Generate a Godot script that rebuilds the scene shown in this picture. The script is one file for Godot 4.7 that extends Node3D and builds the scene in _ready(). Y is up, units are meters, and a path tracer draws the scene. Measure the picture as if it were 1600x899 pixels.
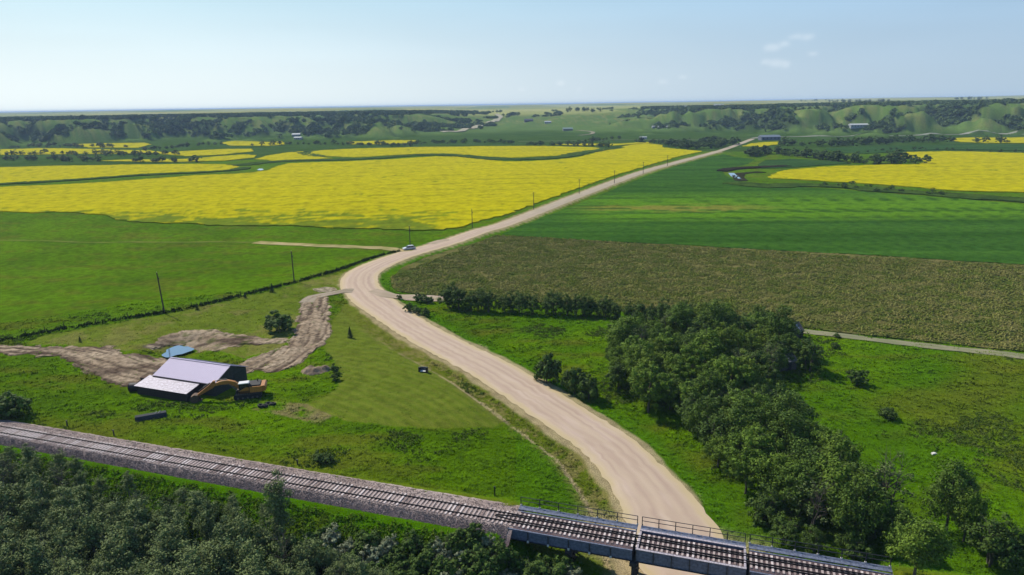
extends Node3D
# A prairie valley seen from a drone: gravel road, railway and bridge, shed with excavator, canola fields, hills.
# x right, y up, forward is -z.  Metres.  Rail head of the railway is y = 0.

const F := 1067.0
const CAM_Y := 45.0
const RA := Vector2(-75.95, 92.06)          # a point of the track centre line (x, forward)
const RD := Vector2(0.9515, -0.3077)      # its direction
const RN := Vector2(0.3077, 0.9515)       # its normal, to the far side
const BR0 := 79.5                         # bridge from ... to (metres along the track)
const BR1 := 118.2
const SUN_AZ := -50.0                     # degrees from straight ahead
const SUN_EL := 47.0

var cam: Camera3D
var n_lo := FastNoiseLite.new()
var n_mid := FastNoiseLite.new()
var n_fine := FastNoiseLite.new()
var n_hill := FastNoiseLite.new()
var n_hill2 := FastNoiseLite.new()
var rng := RandomNumberGenerator.new()
var road_pts := PackedVector2Array()       # centre line samples (x, forward)
var road_h := PackedFloat32Array()
var road_cells := {}
var M := {}
var T := {}
var used_names := {}
var polys := {}
var flat_ground := false

# ---------------------------------------------------------------- helpers
func sm(a: float, b: float, t: float) -> float:
	return smoothstep(a, b, t)

func C(r: float, g: float, b: float, k := 0.62) -> Color:
	var c := Color(r / 255.0, g / 255.0, b / 255.0).srgb_to_linear()
	return Color(c.r * k, c.g * k, c.b * k, 1.0)

func S(c: Color) -> Color:      # linear -> srgb for albedo_color
	return c.linear_to_srgb()

func tag(o: Node, label: String, category: String, group := "") -> Node:
	o.set_meta("label", label)
	o.set_meta("category", category)
	if group != "":
		o.set_meta("group", group)
	return o

func numbered(n: String) -> String:
	if not used_names.has(n):
		used_names[n] = 0
		return n
	used_names[n] += 1
	return "%s_%03d" % [n, used_names[n]]

func thing(called: String, label: String, category: String, at: Vector3, turn := 0.0, group := "") -> Node3D:
	var o := Node3D.new()
	o.name = numbered(called)
	add_child(o, true)
	o.position = at
	o.rotation.y = turn
	tag(o, label, category, group)
	return o

func put(called: String, mesh: Mesh, mat: Material, parent: Node, xf := Transform3D.IDENTITY) -> MeshInstance3D:
	var o := MeshInstance3D.new()
	o.name = called if parent != self else numbered(called)
	o.mesh = mesh
	if mat:
		o.material_override = mat
	parent.add_child(o, true)
	o.transform = xf
	return o

func structure(called: String, mesh: Mesh, mat: Material) -> MeshInstance3D:
	var o := put(called, mesh, mat, self)
	o.set_meta("kind", "structure")
	return o

class MB:
	var v := PackedVector3Array()
	var n := PackedVector3Array()
	var c := PackedColorArray()
	var ix := PackedInt32Array()
	var col := Color(1, 1, 1)
	func tri(a: Vector3, b: Vector3, d: Vector3) -> void:
		var nn := (b - a).cross(d - a).normalized()
		var k := v.size()
		v.append(a); v.append(b); v.append(d)
		for i in 3:
			n.append(nn)
			c.append(col)
		ix.append(k); ix.append(k + 2); ix.append(k + 1)
	func quad(a: Vector3, b: Vector3, d: Vector3, e: Vector3) -> void:
		var nn := (b - a).cross(e - a).normalized()
		var k := v.size()
		v.append(a); v.append(b); v.append(d); v.append(e)
		for i in 4:
			n.append(nn)
			c.append(col)
		for i in [0, 2, 1, 0, 3, 2]:
			ix.append(k + i)
	func box(at: Vector3, size: Vector3, b := Basis.IDENTITY) -> void:
		var h := size * 0.5
		var p := []
		for i in 8:
			p.append(at + b * Vector3(h.x if i & 1 else -h.x, h.y if i & 2 else -h.y, h.z if i & 4 else -h.z))
		quad(p[4], p[5], p[7], p[6]); quad(p[1], p[0], p[2], p[3])
		quad(p[5], p[1], p[3], p[7]); quad(p[0], p[4], p[6], p[2])
		quad(p[6], p[7], p[3], p[2]); quad(p[0], p[1], p[5], p[4])
	func bar(a: Vector3, b: Vector3, w: float, h: float, up := Vector3.UP) -> void:
		var d := (b - a).normalized()
		var r := d.cross(up).normalized()
		var u := r.cross(d).normalized()
		box((a + b) * 0.5, Vector3(w, h, a.distance_to(b)), Basis(r, u, -d))
	func tube(a: Vector3, b: Vector3, ra: float, rb: float, seg := 8, caps := true) -> void:
		var d := (b - a).normalized()
		var r := d.cross(Vector3.RIGHT if absf(d.x) < 0.9 else Vector3.UP).normalized()
		var u := r.cross(d).normalized()
		var k := v.size()
		for i in seg + 1:
			var t := TAU * i / seg
			var o := r * cos(t) + u * sin(t)
			v.append(a + o * ra); v.append(b + o * rb)
			n.append(o); n.append(o); c.append(col); c.append(col)
		for i in seg:
			var q := k + i * 2
			for j in [0, 2, 1, 2, 3, 1]:
				ix.append(q + j)
		if caps:
			for i in seg:
				var t0 := TAU * i / seg
				var t1 := TAU * (i + 1) / seg
				tri(a, a + (r * cos(t0) + u * sin(t0)) * ra, a + (r * cos(t1) + u * sin(t1)) * ra)
				tri(b, b + (r * cos(t1) + u * sin(t1)) * rb, b + (r * cos(t0) + u * sin(t0)) * rb)
	func prism(poly: PackedVector2Array, w: float, xf: Transform3D) -> void:   # poly in local x,y; width along z
		var t := Geometry2D.triangulate_polygon(poly)
		if Geometry2D.is_polygon_clockwise(poly):
			poly.reverse()
			t = Geometry2D.triangulate_polygon(poly)
		for s in [1, -1]:
			for i in range(0, t.size(), 3):
				var a := poly[t[i]]
				var b := poly[t[i + 1]]
				var d := poly[t[i + 2]]
				if ((b - a).cross(d - a) < 0) == (s == 1):
					var e := b
					b = d
					d = e
				tri(xf * Vector3(a.x, a.y, w * 0.5 * s), xf * Vector3(b.x, b.y, w * 0.5 * s), xf * Vector3(d.x, d.y, w * 0.5 * s))
		for i in poly.size():
			var a := poly[i]
			var b := poly[(i + 1) % poly.size()]
			quad(xf * Vector3(a.x, a.y, w * 0.5), xf * Vector3(a.x, a.y, -w * 0.5), xf * Vector3(b.x, b.y, -w * 0.5), xf * Vector3(b.x, b.y, w * 0.5))
	func mesh() -> ArrayMesh:
		var m := ArrayMesh.new()
		var a := []
		a.resize(Mesh.ARRAY_MAX)
		a[Mesh.ARRAY_VERTEX] = v
		a[Mesh.ARRAY_NORMAL] = n
		a[Mesh.ARRAY_COLOR] = c
		a[Mesh.ARRAY_INDEX] = ix
		m.add_surface_from_arrays(Mesh.PRIMITIVE_TRIANGLES, a)
		return m

# a sheet given as indexed points; smooth normals
class Sheet:
	var v := PackedVector3Array()
	var c := PackedColorArray()
	var ix := PackedInt32Array()
	func mesh() -> ArrayMesh:
		var n := PackedVector3Array()
		n.resize(v.size())
		for i in range(0, ix.size(), 3):
			var a := v[ix[i]]
			var w := (v[ix[i + 2]] - a).cross(v[ix[i + 1]] - a)
			if w.y < 0:
				var t := ix[i + 1]
				ix[i + 1] = ix[i + 2]
				ix[i + 2] = t
				w = -w
			n[ix[i]] += w
			n[ix[i + 1]] += w
			n[ix[i + 2]] += w
		for i in n.size():
			n[i] = n[i].normalized() if n[i].length_squared() > 1e-12 else Vector3.UP
		var m := ArrayMesh.new()
		var a := []
		a.resize(Mesh.ARRAY_MAX)
		a[Mesh.ARRAY_VERTEX] = v
		a[Mesh.ARRAY_NORMAL] = n
		a[Mesh.ARRAY_COLOR] = c
		a[Mesh.ARRAY_INDEX] = ix
		m.add_surface_from_arrays(Mesh.PRIMITIVE_TRIANGLES, a)
		return m

# ---------------------------------------------------------------- the lie of the land
func rail(s: float, q: float, y := 0.0) -> Vector3:
	var p := RA + RD * s + RN * q
	return Vector3(p.x, y, -p.y)

func rs(x: float, f: float) -> Vector2:      # -> (along the track, away from it)
	var d := Vector2(x, f) - RA
	return Vector2(d.dot(RD), d.dot(RN))

func near_road(x: float, f: float) -> Vector2:    # (distance, signed side) to the road centre line; height index in y
	var key := Vector2i(int(floor(x / 8.0)), int(floor(f / 8.0)))
	if not road_cells.has(key):
		return Vector2(999, 0)
	var best := 1e9
	var bi := 0
	var p := Vector2(x, f)
	for i: int in road_cells[key]:
		var d := road_pts[i].distance_squared_to(p)
		if d < best:
			best = d
			bi = i
	return Vector2(sqrt(best), bi)

func road_side(x: float, f: float, i: int) -> float:   # positive on the right of someone walking away from the bridge
	var a := road_pts[maxi(i - 1, 0)]
	var b := road_pts[mini(i + 1, road_pts.size() - 1)]
	return signf((b - a).cross(Vector2(x, f) - road_pts[i])) * -1.0

func hills(x: float, f: float) -> float:
	var D := sqrt(x * x + f * f)
	if D < 820.0:
		return 0.0
	var b := x / f if f > 1.0 else 0.0
	var foot := 980.0 + 120.0 * sm(0.0, -0.6, b) - 60.0 * sm(0.0, 0.25, b)
	var top := 31.0 + 4.0 * sm(0.2, 0.6, b) - 5.0 * sm(-0.15, -0.02, b) * sm(0.2, 0.05, b)
	var run := 420.0 + 320.0 * sm(-0.14, 0.0, b) * sm(0.3, 0.16, b)
	var am := 1.0 - 0.75 * sm(-0.2, -0.08, b) * sm(0.24, 0.14, b)
	var n := n_hill.get_noise_2d(x, f)
	var n2 := n_hill2.get_noise_2d(x, f)
	var t := (D - foot - am * (330.0 * n + 150.0 * n2) - 60.0) / run
	var h := top * sm(0.0, 1.0, t) * sm(925.0, 1080.0, D)
	h -= am * 9.0 * n2 * sm(1000.0, 1150.0, D) * sm(0.05, 0.4, t) * sm(1.3, 0.7, t)
	h += am * 7.0 * (0.22 - absf(n_hill2.get_noise_2d(x * 2.3 + 700.0, f * 2.3))) * sm(1000.0, 1150.0, D) * sm(0.05, 0.35, t) * sm(1.4, 0.8, t)
	h += (8.0 + 7.0 * sm(0.2, 0.7, b)) * sm(1500.0, 7500.0, D) + 5.0 * sm(0.5, 1.0, n_lo.get_noise_2d(x * 0.02, f * 0.02) + 0.5) * sm(1900.0, 4000.0, D)
	return h

func nat(x: float, f: float) -> float:
	var r := rs(x, f)
	var s := r.x
	var q := r.y
	var near := lerpf(-1.3, -4.6, sm(52.0, 92.0, s))
	near = lerpf(near, -3.6, sm(108.0, 140.0, s))
	var g: float
	if q >= 0.0:
		g = lerpf(near, -2.0, sm(8.0, 75.0, q))
	else:
		g = lerpf(near, -5.6, sm(0.0, -9.0, q))
	g += 0.22 * n_lo.get_noise_2d(x, f) + 0.10 * n_mid.get_noise_2d(x, f)
	if f > 120.0 and f < 420.0 and x < -20.0:      # gentle swells of the pasture
		g += 1.1 * n_lo.get_noise_2d(x * 0.35 + 91.0, f * 0.35) * sm(120.0, 190.0, f) * sm(-20.0, -70.0, x)
	# embankment
	var aq := absf(q)
	var emb := (-0.75 - maxf(aq - 3.3, 0.0) * 0.55) if q > 0.0 else (-0.86 - maxf(aq - 2.7, 0.0) * 0.5)
	if s > BR0 - 12.0 and s < BR1 + 12.0:
		var into := minf(s - BR0, BR1 - s)
		emb -= maxf(into + 1.0, 0.0) * 0.9
	g = maxf(g, emb)
	# pond hollow
	var pd := Vector2(x + 68.0, (f - 130.5) * 0.85).length()
	if pd < 9.0:
		g -= 1.3 * sm(9.0, 2.5, pd)
	return g

func hgt(x: float, f: float) -> float:
	var g := nat(x, f)
	var D := sqrt(x * x + f * f)
	if D > 820.0:
		g = -2.0 + 0.3 * n_lo.get_noise_2d(x * 0.2, f * 0.2) + hills(x, f)
	if not flat_ground:
		var r := near_road(x, f)
		if r.x < 15.0:
			var w := sm(14.0, 6.0, r.x)
			var rh := road_h[int(r.y)] - 0.12 - 0.45 * sm(4.9, 7.5, r.x)
			g = lerpf(g, rh, w)
	return g

func ray(px: float, py: float) -> Vector3:
	return (cam.transform.basis * Vector3((px - 800.0) / F, -(py - 449.5) / F, -1.0)).normalized()

# the point of the ground (or of a level h above it) seen at a pixel of the photograph
func gp(px: float, py: float, up := 0.0) -> Vector3:
	var d := ray(px, py)
	var o := cam.position
	var t := 20.0
	var last := 20.0
	while t < 20000.0:
		var p := o + d * t
		if p.y < 50.0 and p.y < hgt(p.x, -p.z) + up:
			break
		last = t
		t += maxf(0.5, t * 0.012)
	var a := last
	var b := t
	for i in 18:
		var m := (a + b) * 0.5
		var p := o + d * m
		if p.y < hgt(p.x, -p.z) + up:
			b = m
		else:
			a = m
	return o + d * b

# the same on a level plane
func gpl(px: float, py: float, y: float) -> Vector3:
	var d := ray(px, py)
	return cam.position + d * ((y - cam.position.y) / d.y)

func poly(px: Array) -> PackedVector2Array:      # flat list of pixels -> (x, forward)
	var out := PackedVector2Array()
	for i in range(0, px.size(), 2):
		var p := gp(px[i], px[i + 1])
		out.append(Vector2(p.x, -p.z))
	return out

func rough_edge(p: PackedVector2Array, step: float, amp: float) -> PackedVector2Array:
	var out := PackedVector2Array()
	for i in p.size():
		var a := p[i]
		var b := p[(i + 1) % p.size()]
		var n := maxi(1, int(a.distance_to(b) / step))
		var side := (b - a).orthogonal().normalized()
		for k in n:
			var t := float(k) / n
			var m := a.lerp(b, t)
			out.append(m + side * amp * (n_mid.get_noise_2d(m.x * 2.3, m.y * 2.3) * 1.6 + rng.randf_range(-0.35, 0.35)))
	return out

func smooth_line(p: PackedVector2Array, step: float) -> PackedVector2Array:     # Catmull-Rom
	var out := PackedVector2Array()
	for i in p.size() - 1:
		var a := p[maxi(i - 1, 0)]
		var b := p[i]
		var c := p[i + 1]
		var d := p[mini(i + 2, p.size() - 1)]
		var n := maxi(1, int(b.distance_to(c) / step))
		for k in n:
			out.append(b.cubic_interpolate(c, a, d, float(k) / n))
	out.append(p[p.size() - 1])
	return out

# ---------------------------------------------------------------- textures and materials
func grain(seed_: int, freq: float, oct: int, lo: float, hi: float, size := 512, warp := 0.0, kind := FastNoiseLite.TYPE_SIMPLEX_SMOOTH) -> Image:
	var n := FastNoiseLite.new()
	n.seed = seed_
	n.noise_type = kind
	n.frequency = freq
	n.fractal_octaves = oct
	n.fractal_gain = 0.6
	if warp > 0.0:
		n.domain_warp_enabled = true
		n.domain_warp_amplitude = warp
	var im := n.get_seamless_image(size, size)
	im.convert(Image.FORMAT_L8)
	var d := im.get_data()
	var lut := PackedByteArray()
	lut.resize(256)
	for i in 256:
		lut[i] = int(clampf(lerpf(lo, hi, i / 255.0), 0, 1) * 255.0)
	for i in d.size():
		d[i] = lut[d[i]]
	return Image.create_from_data(size, size, false, Image.FORMAT_L8, d)

func tex(im: Image) -> ImageTexture:
	return ImageTexture.create_from_image(im)

func bump(im: Image, k: float) -> ImageTexture:
	var b := im.duplicate()
	b.convert(Image.FORMAT_RGBA8)
	b.bump_map_to_normal_map(k)
	return ImageTexture.create_from_image(b)

func surface(albedo: Texture2D, a_scale: float, normal: Texture2D, n_strength: float, rough := 0.95, detail: Texture2D = null, d_scale := 1.0) -> StandardMaterial3D:
	var m := StandardMaterial3D.new()
	m.vertex_color_use_as_albedo = true
	m.roughness = rough
	m.metallic_specular = 0.04
	m.uv1_triplanar = true
	m.uv1_world_triplanar = true
	m.uv1_scale = Vector3.ONE * a_scale
	m.albedo_texture = albedo
	if normal:
		m.normal_enabled = true
		m.normal_texture = normal
		m.normal_scale = n_strength
	if detail:
		m.detail_enabled = true
		m.detail_blend_mode = BaseMaterial3D.BLEND_MODE_MUL
		m.detail_uv_layer = BaseMaterial3D.DETAIL_UV_2
		m.uv2_triplanar = true
		m.uv2_world_triplanar = true
		m.uv2_scale = Vector3.ONE * d_scale
		m.detail_albedo = detail
	return m

func paint(c: Color, rough := 0.6, metal := 0.0) -> StandardMaterial3D:
	var m := StandardMaterial3D.new()
	m.albedo_color = S(c)
	m.roughness = rough
	m.metallic = metal
	return m

func worn(c: Color, rough: float, metal: float, scale: float) -> StandardMaterial3D:
	var m := paint(c, rough, metal)
	m.albedo_texture = T.wear
	m.uv1_triplanar = true
	m.uv1_scale = Vector3.ONE * scale
	return m

func leafy(back: Color) -> StandardMaterial3D:
	var m := StandardMaterial3D.new()
	m.vertex_color_use_as_albedo = true
	m.roughness = 0.7
	m.metallic_specular = 0.25
	m.backlight_enabled = true
	m.backlight = S(back)
	m.cull_mode = BaseMaterial3D.CULL_DISABLED
	return m

func make_materials() -> void:
	var fine := grain(3, 0.045, 5, 0.45, 1.25)
	var coarse := grain(5, 0.02, 6, 0.55, 1.2)
	T.fine = tex(fine)
	T.coarse = tex(coarse)
	T.fine_n = bump(fine, 7.0)
	T.coarse_n = bump(coarse, 6.0)
	T.soft = tex(grain(6, 0.02, 6, 0.78, 1.12))
	T.wear = tex(grain(9, 0.03, 5, 0.6, 1.15, 256))
	var peb := grain(11, 0.11, 3, 0.5, 1.2, 512, 0.0, FastNoiseLite.TYPE_CELLULAR)
	T.pebble = tex(peb)
	T.pebble_n = bump(peb, 6.0)
	M.grass = surface(T.fine, 0.22, T.fine_n, 0.8, 0.95, T.soft, 0.031)
	M.crop = surface(T.fine, 0.13, T.fine_n, 0.6, 0.95, T.soft, 0.023)
	M.canola = surface(tex(grain(13, 0.06, 4, 0.72, 1.12)), 0.16, T.fine_n, 0.5, 0.95, tex(grain(15, 0.03, 4, 0.8, 1.1, 256)), 0.017)
	M.gravel = surface(tex(grain(17, 0.08, 5, 0.86, 1.04)), 0.3, T.pebble_n, 0.3, 0.95)
	M.dirt = surface(tex(grain(21, 0.05, 6, 0.62, 1.15)), 0.23, T.coarse_n, 1.4, 0.97, T.coarse, 0.06)
	M.ballast = surface(tex(grain(12, 0.13, 3, 0.3, 1.5, 512, 0.0, FastNoiseLite.TYPE_CELLULAR)), 0.19, T.pebble_n, 2.2, 0.9)
	M.water = paint(C(146, 176, 206, 0.62), 0.06, 0.6)
	M.water.metallic_specular = 0.9
	M.leaf = leafy(Color(0.055, 0.105, 0.012))
	M.leaf_grey = leafy(Color(0.08, 0.115, 0.045))
	M.leaf_far = leafy(Color(0.03, 0.05, 0.015))
	M.grass_blade = leafy(Color(0.05, 0.09, 0.004))
	M.grass_blade.metallic_specular = 0.03
	M.grass_blade.roughness = 0.95
	M.bark = worn(C(115, 105, 92, 0.55), 0.95, 0.0, 1.3)
	M.bark_pale = worn(C(170, 165, 150, 0.6), 0.9, 0.0, 1.3)
	M.wood_grey = worn(C(120, 112, 105, 0.6), 0.95, 0.0, 0.9)
	M.tie_a = worn(C(196, 178, 174, 0.72), 0.95, 0.0, 1.1)
	M.tie_b = worn(C(222, 208, 206, 0.8), 0.95, 0.0, 1.1)
	M.tie_c = worn(C(150, 130, 126, 0.68), 0.95, 0.0, 1.1)
	M.rail = worn(C(45, 36, 34, 0.6), 0.55, 0.3, 2.0)
	M.bridge_blue = worn(C(120, 130, 158, 0.55), 0.7, 0.0, 0.35)
	M.bridge_lip = worn(C(205, 195, 205, 0.6), 0.8, 0.0, 0.5)
	M.bridge_dark = worn(C(52, 50, 52, 0.6), 0.9, 0.0, 0.5)
	M.steel_dark = paint(C(60, 62, 66, 0.6), 0.55, 0.4)
	M.stone = paint(Color(1, 1, 1), 0.95)
	M.stone.vertex_color_use_as_albedo = true
	M.bolt = paint(C(225, 222, 215, 0.62), 0.5)

# ---------------------------------------------------------------- road line
func make_road_line() -> void:
	flat_ground = true
	var px := [1045, 822, 1022, 780, 955, 700, 867, 640, 763, 574, 668, 525, 595, 478, 566, 452, 561, 438, 569, 425, 592, 413, 620, 402, 652, 392, 703, 377.5, 750, 361, 800, 346, 905, 305, 1000, 270, 1060, 253, 1130, 234, 1176, 217]
	var lv := [-5.0, -4.7, -4.0, -3.3, -2.4, -1.9, -1.6, -1.5, -1.5, -1.5, -1.5, -1.5, -1.5, -1.5, -1.6, -1.6, -1.6, -1.6, -1.6, -1.6, -1.6]
	var pts := PackedVector2Array()
	for i in lv.size():
		var p := gpl(px[i * 2], px[i * 2 + 1], lv[i])
		pts.append(Vector2(p.x, -p.z))
	# on under the bridge, towards and past the camera
	var d := (pts[0] - pts[1]).normalized()
	var pre := PackedVector2Array()
	for k in [90.0, 60.0, 40.0, 28.0, 18.0, 9.0]:
		pre.append(pts[0] + d * k + Vector2(-0.0022 * k * k, 0))
	var lv2 := [-5.6, -5.6, -5.6, -5.6, -5.5, -5.4]
	var all := pre
	all.append_array(pts)
	var lvs := lv2 + lv
	# resample with heights
	for i in all.size() - 1:
		var a := all[maxi(i - 1, 0)]
		var b := all[i]
		var c := all[i + 1]
		var e := all[mini(i + 2, all.size() - 1)]
		var L := b.distance_to(c)
		var step := clampf(b.length() * 0.008, 1.0, 8.0)
		var n := maxi(1, int(L / step))
		for k in n:
			var t := float(k) / n
			road_pts.append(b.cubic_interpolate(c, a, e, t))
			road_h.append(lerpf(lvs[i], lvs[i + 1], t))
	road_pts.append(all[all.size() - 1])
	road_h.append(lvs[lvs.size() - 1])
	for i in 3:       # smooth the heights
		var h2 := road_h.duplicate()
		for k in range(2, road_h.size() - 2):
			h2[k] = (road_h[k - 2] + road_h[k - 1] + road_h[k] + road_h[k + 1] + road_h[k + 2]) / 5.0
		road_h = h2
	for i in road_pts.size():
		var k := Vector2i(int(floor(road_pts[i].x / 8.0)), int(floor(road_pts[i].y / 8.0)))
		for dx in range(-3, 4):
			for dz in range(-3, 4):
				var kk := k + Vector2i(dx, dz)
				if not road_cells.has(kk):
					road_cells[kk] = []
				road_cells[kk].append(i)
	flat_ground = false

# a strip draped along a line of (x, forward): across in columns with its own colours and heights
func strip(line: PackedVector2Array, hs: PackedFloat32Array, half: Callable, cols: int, crown: float, colour: Callable, up := 0.0) -> ArrayMesh:
	var sh := Sheet.new()
	for i in line.size():
		var a := line[maxi(i - 1, 0)]
		var b := line[mini(i + 1, line.size() - 1)]
		var nn := (b - a).orthogonal().normalized()
		var w: Vector2 = half.call(i)
		for k in cols + 1:
			var t := float(k) / cols * 2.0 - 1.0
			var o := lerpf(-w.x, w.y, (t + 1.0) * 0.5)
			var p := line[i] + nn * o
			var y := (hs[i] if hs.size() else hgt(p.x, p.y)) + up + crown * (1.0 - t * t)
			sh.v.append(Vector3(p.x, y, -p.y))
			sh.c.append(colour.call(i, t, p))
	for i in line.size() - 1:
		for k in cols:
			var q := i * (cols + 1) + k
			for j in [0, 1, cols + 1, cols + 1, 1, cols + 2]:
				sh.ix.append(q + j)
	return sh.mesh()

# ---------------------------------------------------------------- ground sheet
var rows := PackedFloat32Array()
var angs := PackedFloat32Array()

func make_grid() -> void:
	rows = PackedFloat32Array([0.5, 12.0, 22.0, 30.0])
	var r := 36.0
	while r < 16000.0:
		rows.append(r)
		r += minf(maxf(0.48, 4.8e-5 * r * r), 0.0135 * r)
	rows.append(22000.0)
	rows.append(40000.0)
	var a := -180.0
	while a < 180.0:
		angs.append(deg_to_rad(a))
		a += 0.165 if absf(a + 0.01) < 41.0 else (0.6 if absf(a) < 50.0 else 6.0)
	angs.append(PI)

func lc(a: Color, b: Color, t: float) -> Color:
	return a.lerp(b, clampf(t, 0.0, 1.0))

var G := {}
func ground_colors() -> void:
	var k := 0.75
	G.bright = C(104, 142, 8, k)
	G.mid = C(88, 124, 10, k)
	G.olive = C(110, 118, 34, k)
	G.dry = C(150, 140, 84, k)
	G.deep = C(66, 96, 20, k)
	G.vivid = C(82, 130, 10, k)
	G.mown = C(130, 140, 54, k)
	G.mown2 = C(112, 130, 40, k)
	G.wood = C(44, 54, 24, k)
	G.valley = C(80, 110, 44, k)
	G.hill = C(108, 138, 66, k)
	G.hill_olive = C(138, 148, 84, k)
	G.wooded = C(72, 92, 52, k)
	G.plateau = C(190, 192, 116, k)
	G.yellow = C(190, 180, 30, k)
	G.tan = C(198, 178, 140, k)
	G.soil = C(150, 128, 104, k)

func wooded(x: float, f: float) -> float:      # how much wood grows on the slopes
	var D := sqrt(x * x + f * f)
	var b := x / maxf(f, 1.0)
	var h := hills(x, f)
	if D < 950.0 or h < 1.5:
		return 0.0
	var w := n_hill.get_noise_2d(x - 25.0, f + 20.0) * 1.0 + n_hill2.get_noise_2d(x - 12.0, f + 8.0) * 0.9 + n_mid.get_noise_2d(x * 0.2, f * 0.2) * 0.35 + n_mid.get_noise_2d(x * 0.55, f * 0.55) * 0.3
	w += 0.34 * sm(0.02, -0.2, b) - 0.45 * sm(8.0, 2.0, h)
	w -= 0.55 * sm(-0.1, 0.02, b) * sm(0.22, 0.15, b)
	w += 0.18 * sm(0.12, 0.22, b)
	w *= sm(2100.0, 1750.0, D)
	return sm(0.08, 0.2, w) * sm(1.5, 4.0, h)

func ground_color(x: float, f: float) -> Color:
	var D := sqrt(x * x + f * f)
	var a := n_lo.get_noise_2d(x, f)
	var b := n_mid.get_noise_2d(x, f)
	if D > 700.0:
		var h := hills(x, f)
		var c: Color = lc(G.valley, G.deep, 0.5 + a)
		c = lc(c, G.hill, sm(0.5, 4.0, h))
		c = lc(c, G.hill_olive, sm(3.0, 14.0, h) * sm(-0.1, 0.5, b + a))
		if D > 1300.0:
			var strip_ := n_lo.get_noise_2d(floor(x / 260.0) * 77.0, floor((f + 0.25 * x) / 700.0) * 131.0)
			var pc: Color = lc(G.plateau, G.hill, sm(-0.3, 0.3, strip_))
			pc = lc(pc, G.yellow, 0.75 * sm(0.22, 0.3, strip_))
			c = lc(c, pc, sm(19.0, 25.0, h) * sm(1450.0, 1700.0, D))
		c = lc(c, G.wooded, wooded(x, f))
		return c
	var fn := n_fine.get_noise_2d(x, f)
	var c: Color = lc(G.mid, G.bright, 0.5 + 0.9 * a + 0.5 * b)
	var st := n_mid.get_noise_2d(x * 0.25 + 300.0, f * 0.9)     # streaks of drier grass across
	c = lc(c, G.olive, 0.75 * sm(0.02, 0.5, st + 0.3 * b))
	c = lc(c, G.deep, 0.32 * sm(0.1, 0.6, n_mid.get_noise_2d(x * 0.45 + 90.0, f * 1.6) + 0.35 * fn))
	c = lc(c, G.deep, 0.38 * sm(0.15, 0.55, b - 0.5 * a + 0.25 * fn))
	var r := rs(x, f)
	var p := Vector2(x, f)
	if r.y > 0.0:
		if x > 0.0 and f < 260.0:         # meadow right of the road
			c = lc(c, G.vivid, 0.5 * sm(0.6, -0.2, a + 0.4 * b))
			c = lc(c, G.olive, 0.6 * sm(0.0, 0.4, n_lo.get_noise_2d(x * 0.6 + 50, f * 1.2)) * sm(40.0, 60.0, x))
		if r.y < 9.0:
			c = lc(c, G.olive, 0.55 * sm(9.0, 4.0, r.y + 2.0 * b))
		if Geometry2D.is_point_in_polygon(p, polys.lawn):
			var u := sin(Vector2(x + 60.0, f - 60.0).length() * 3.4 + 1.6 * a)
			c = lc(c, lc(G.mown, G.mown2, 0.5 + 0.4 * u + 0.25 * b), 0.85)
		if Geometry2D.is_point_in_polygon(p, polys.yard):
			c = lc(c, lc(G.mown, G.mown2, 0.5 + b), 0.7)
			c = lc(c, G.dry, 0.5 * sm(0.1, 0.45, a + b + 0.3 * fn))
		if Geometry2D.is_point_in_polygon(p, polys.scrub):
			c = lc(c, lc(G.soil, G.dry, 0.5 + fn), 0.8 * sm(-0.25, 0.15, b + 0.5 * fn))
	else:
		c = lc(c, G.vivid, 0.7)
		c = lc(c, G.olive, 0.5 * sm(0.1, 0.5, b))
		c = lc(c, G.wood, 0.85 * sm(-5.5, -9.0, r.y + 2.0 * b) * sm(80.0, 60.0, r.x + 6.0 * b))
	var nr := near_road(x, f)
	if nr.x < 14.0:
		var side := road_side(x, f, int(nr.y))
		if side < 0.0 and f < 215.0 and f > 60.0 and r.y > 0.0:
			c = lc(c, G.olive, 0.7 * sm(9.6, 8.6, nr.x) * sm(190.0, 130.0, f))
			c = lc(c, G.dry, 0.75 * sm(0.05, 0.4, fn + 0.9 * b + 0.15) * sm(11.0, 8.5, nr.x) * sm(170.0, 120.0, f))
			c = lc(c, G.tan, 0.75 * sm(0.42, 0.1, absf(nr.x - 9.2 - 0.5 * a)) * sm(140.0, 110.0, f) * sm(-0.5, 0.1, b + 0.5 * fn + 0.2))
		elif r.y > 0.0:
			c = lc(c, G.vivid, 0.75 * sm(10.0, 7.0, nr.x) * sm(330.0, 200.0, f))
		c = lc(c, G.tan, 0.8 * sm(6.0, 5.2, nr.x + 0.8 * b))
		if r.y < 14.0 and r.y > -14.0:       # bare sand where the road goes under the bridge
			c = lc(c, G.tan, 0.9 * sm(12.0, 6.5, nr.x + 3.0 * b) * sm(14.0, 8.0, absf(r.y)))
	if absf(r.y) < 5.0 and (r.x < BR0 + 4.0 or r.x > BR1 - 4.0):
		c = lc(c, G.olive if r.y > 0.0 else G.vivid, 0.6 * sm(4.6, 3.6, absf(r.y)))
	return c

func make_ground() -> void:
	var sh := Sheet.new()
	var na := angs.size()
	for i in rows.size():
		for k in na:
			var x := rows[i] * sin(angs[k])
			var f := rows[i] * cos(angs[k])
			var h: float
			if absf(angs[k]) < 0.9 and rows[i] > 31.0:
				h = hgt(x, f)
				sh.c.append(ground_color(x, f))
			else:
				h = nat(x, f) if rows[i] < 800.0 else -2.0 + hills(x, absf(f) + 1.0)
				sh.c.append(G.mid if rows[i] < 900.0 else G.hill)
			sh.v.append(Vector3(x, h, -f))
	for i in rows.size() - 1:
		for k in na - 1:
			var q := i * na + k
			for j in [0, 1, na, na, 1, na + 1]:
				sh.ix.append(q + j)
	structure("ground", sh.mesh(), M.grass)

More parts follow.
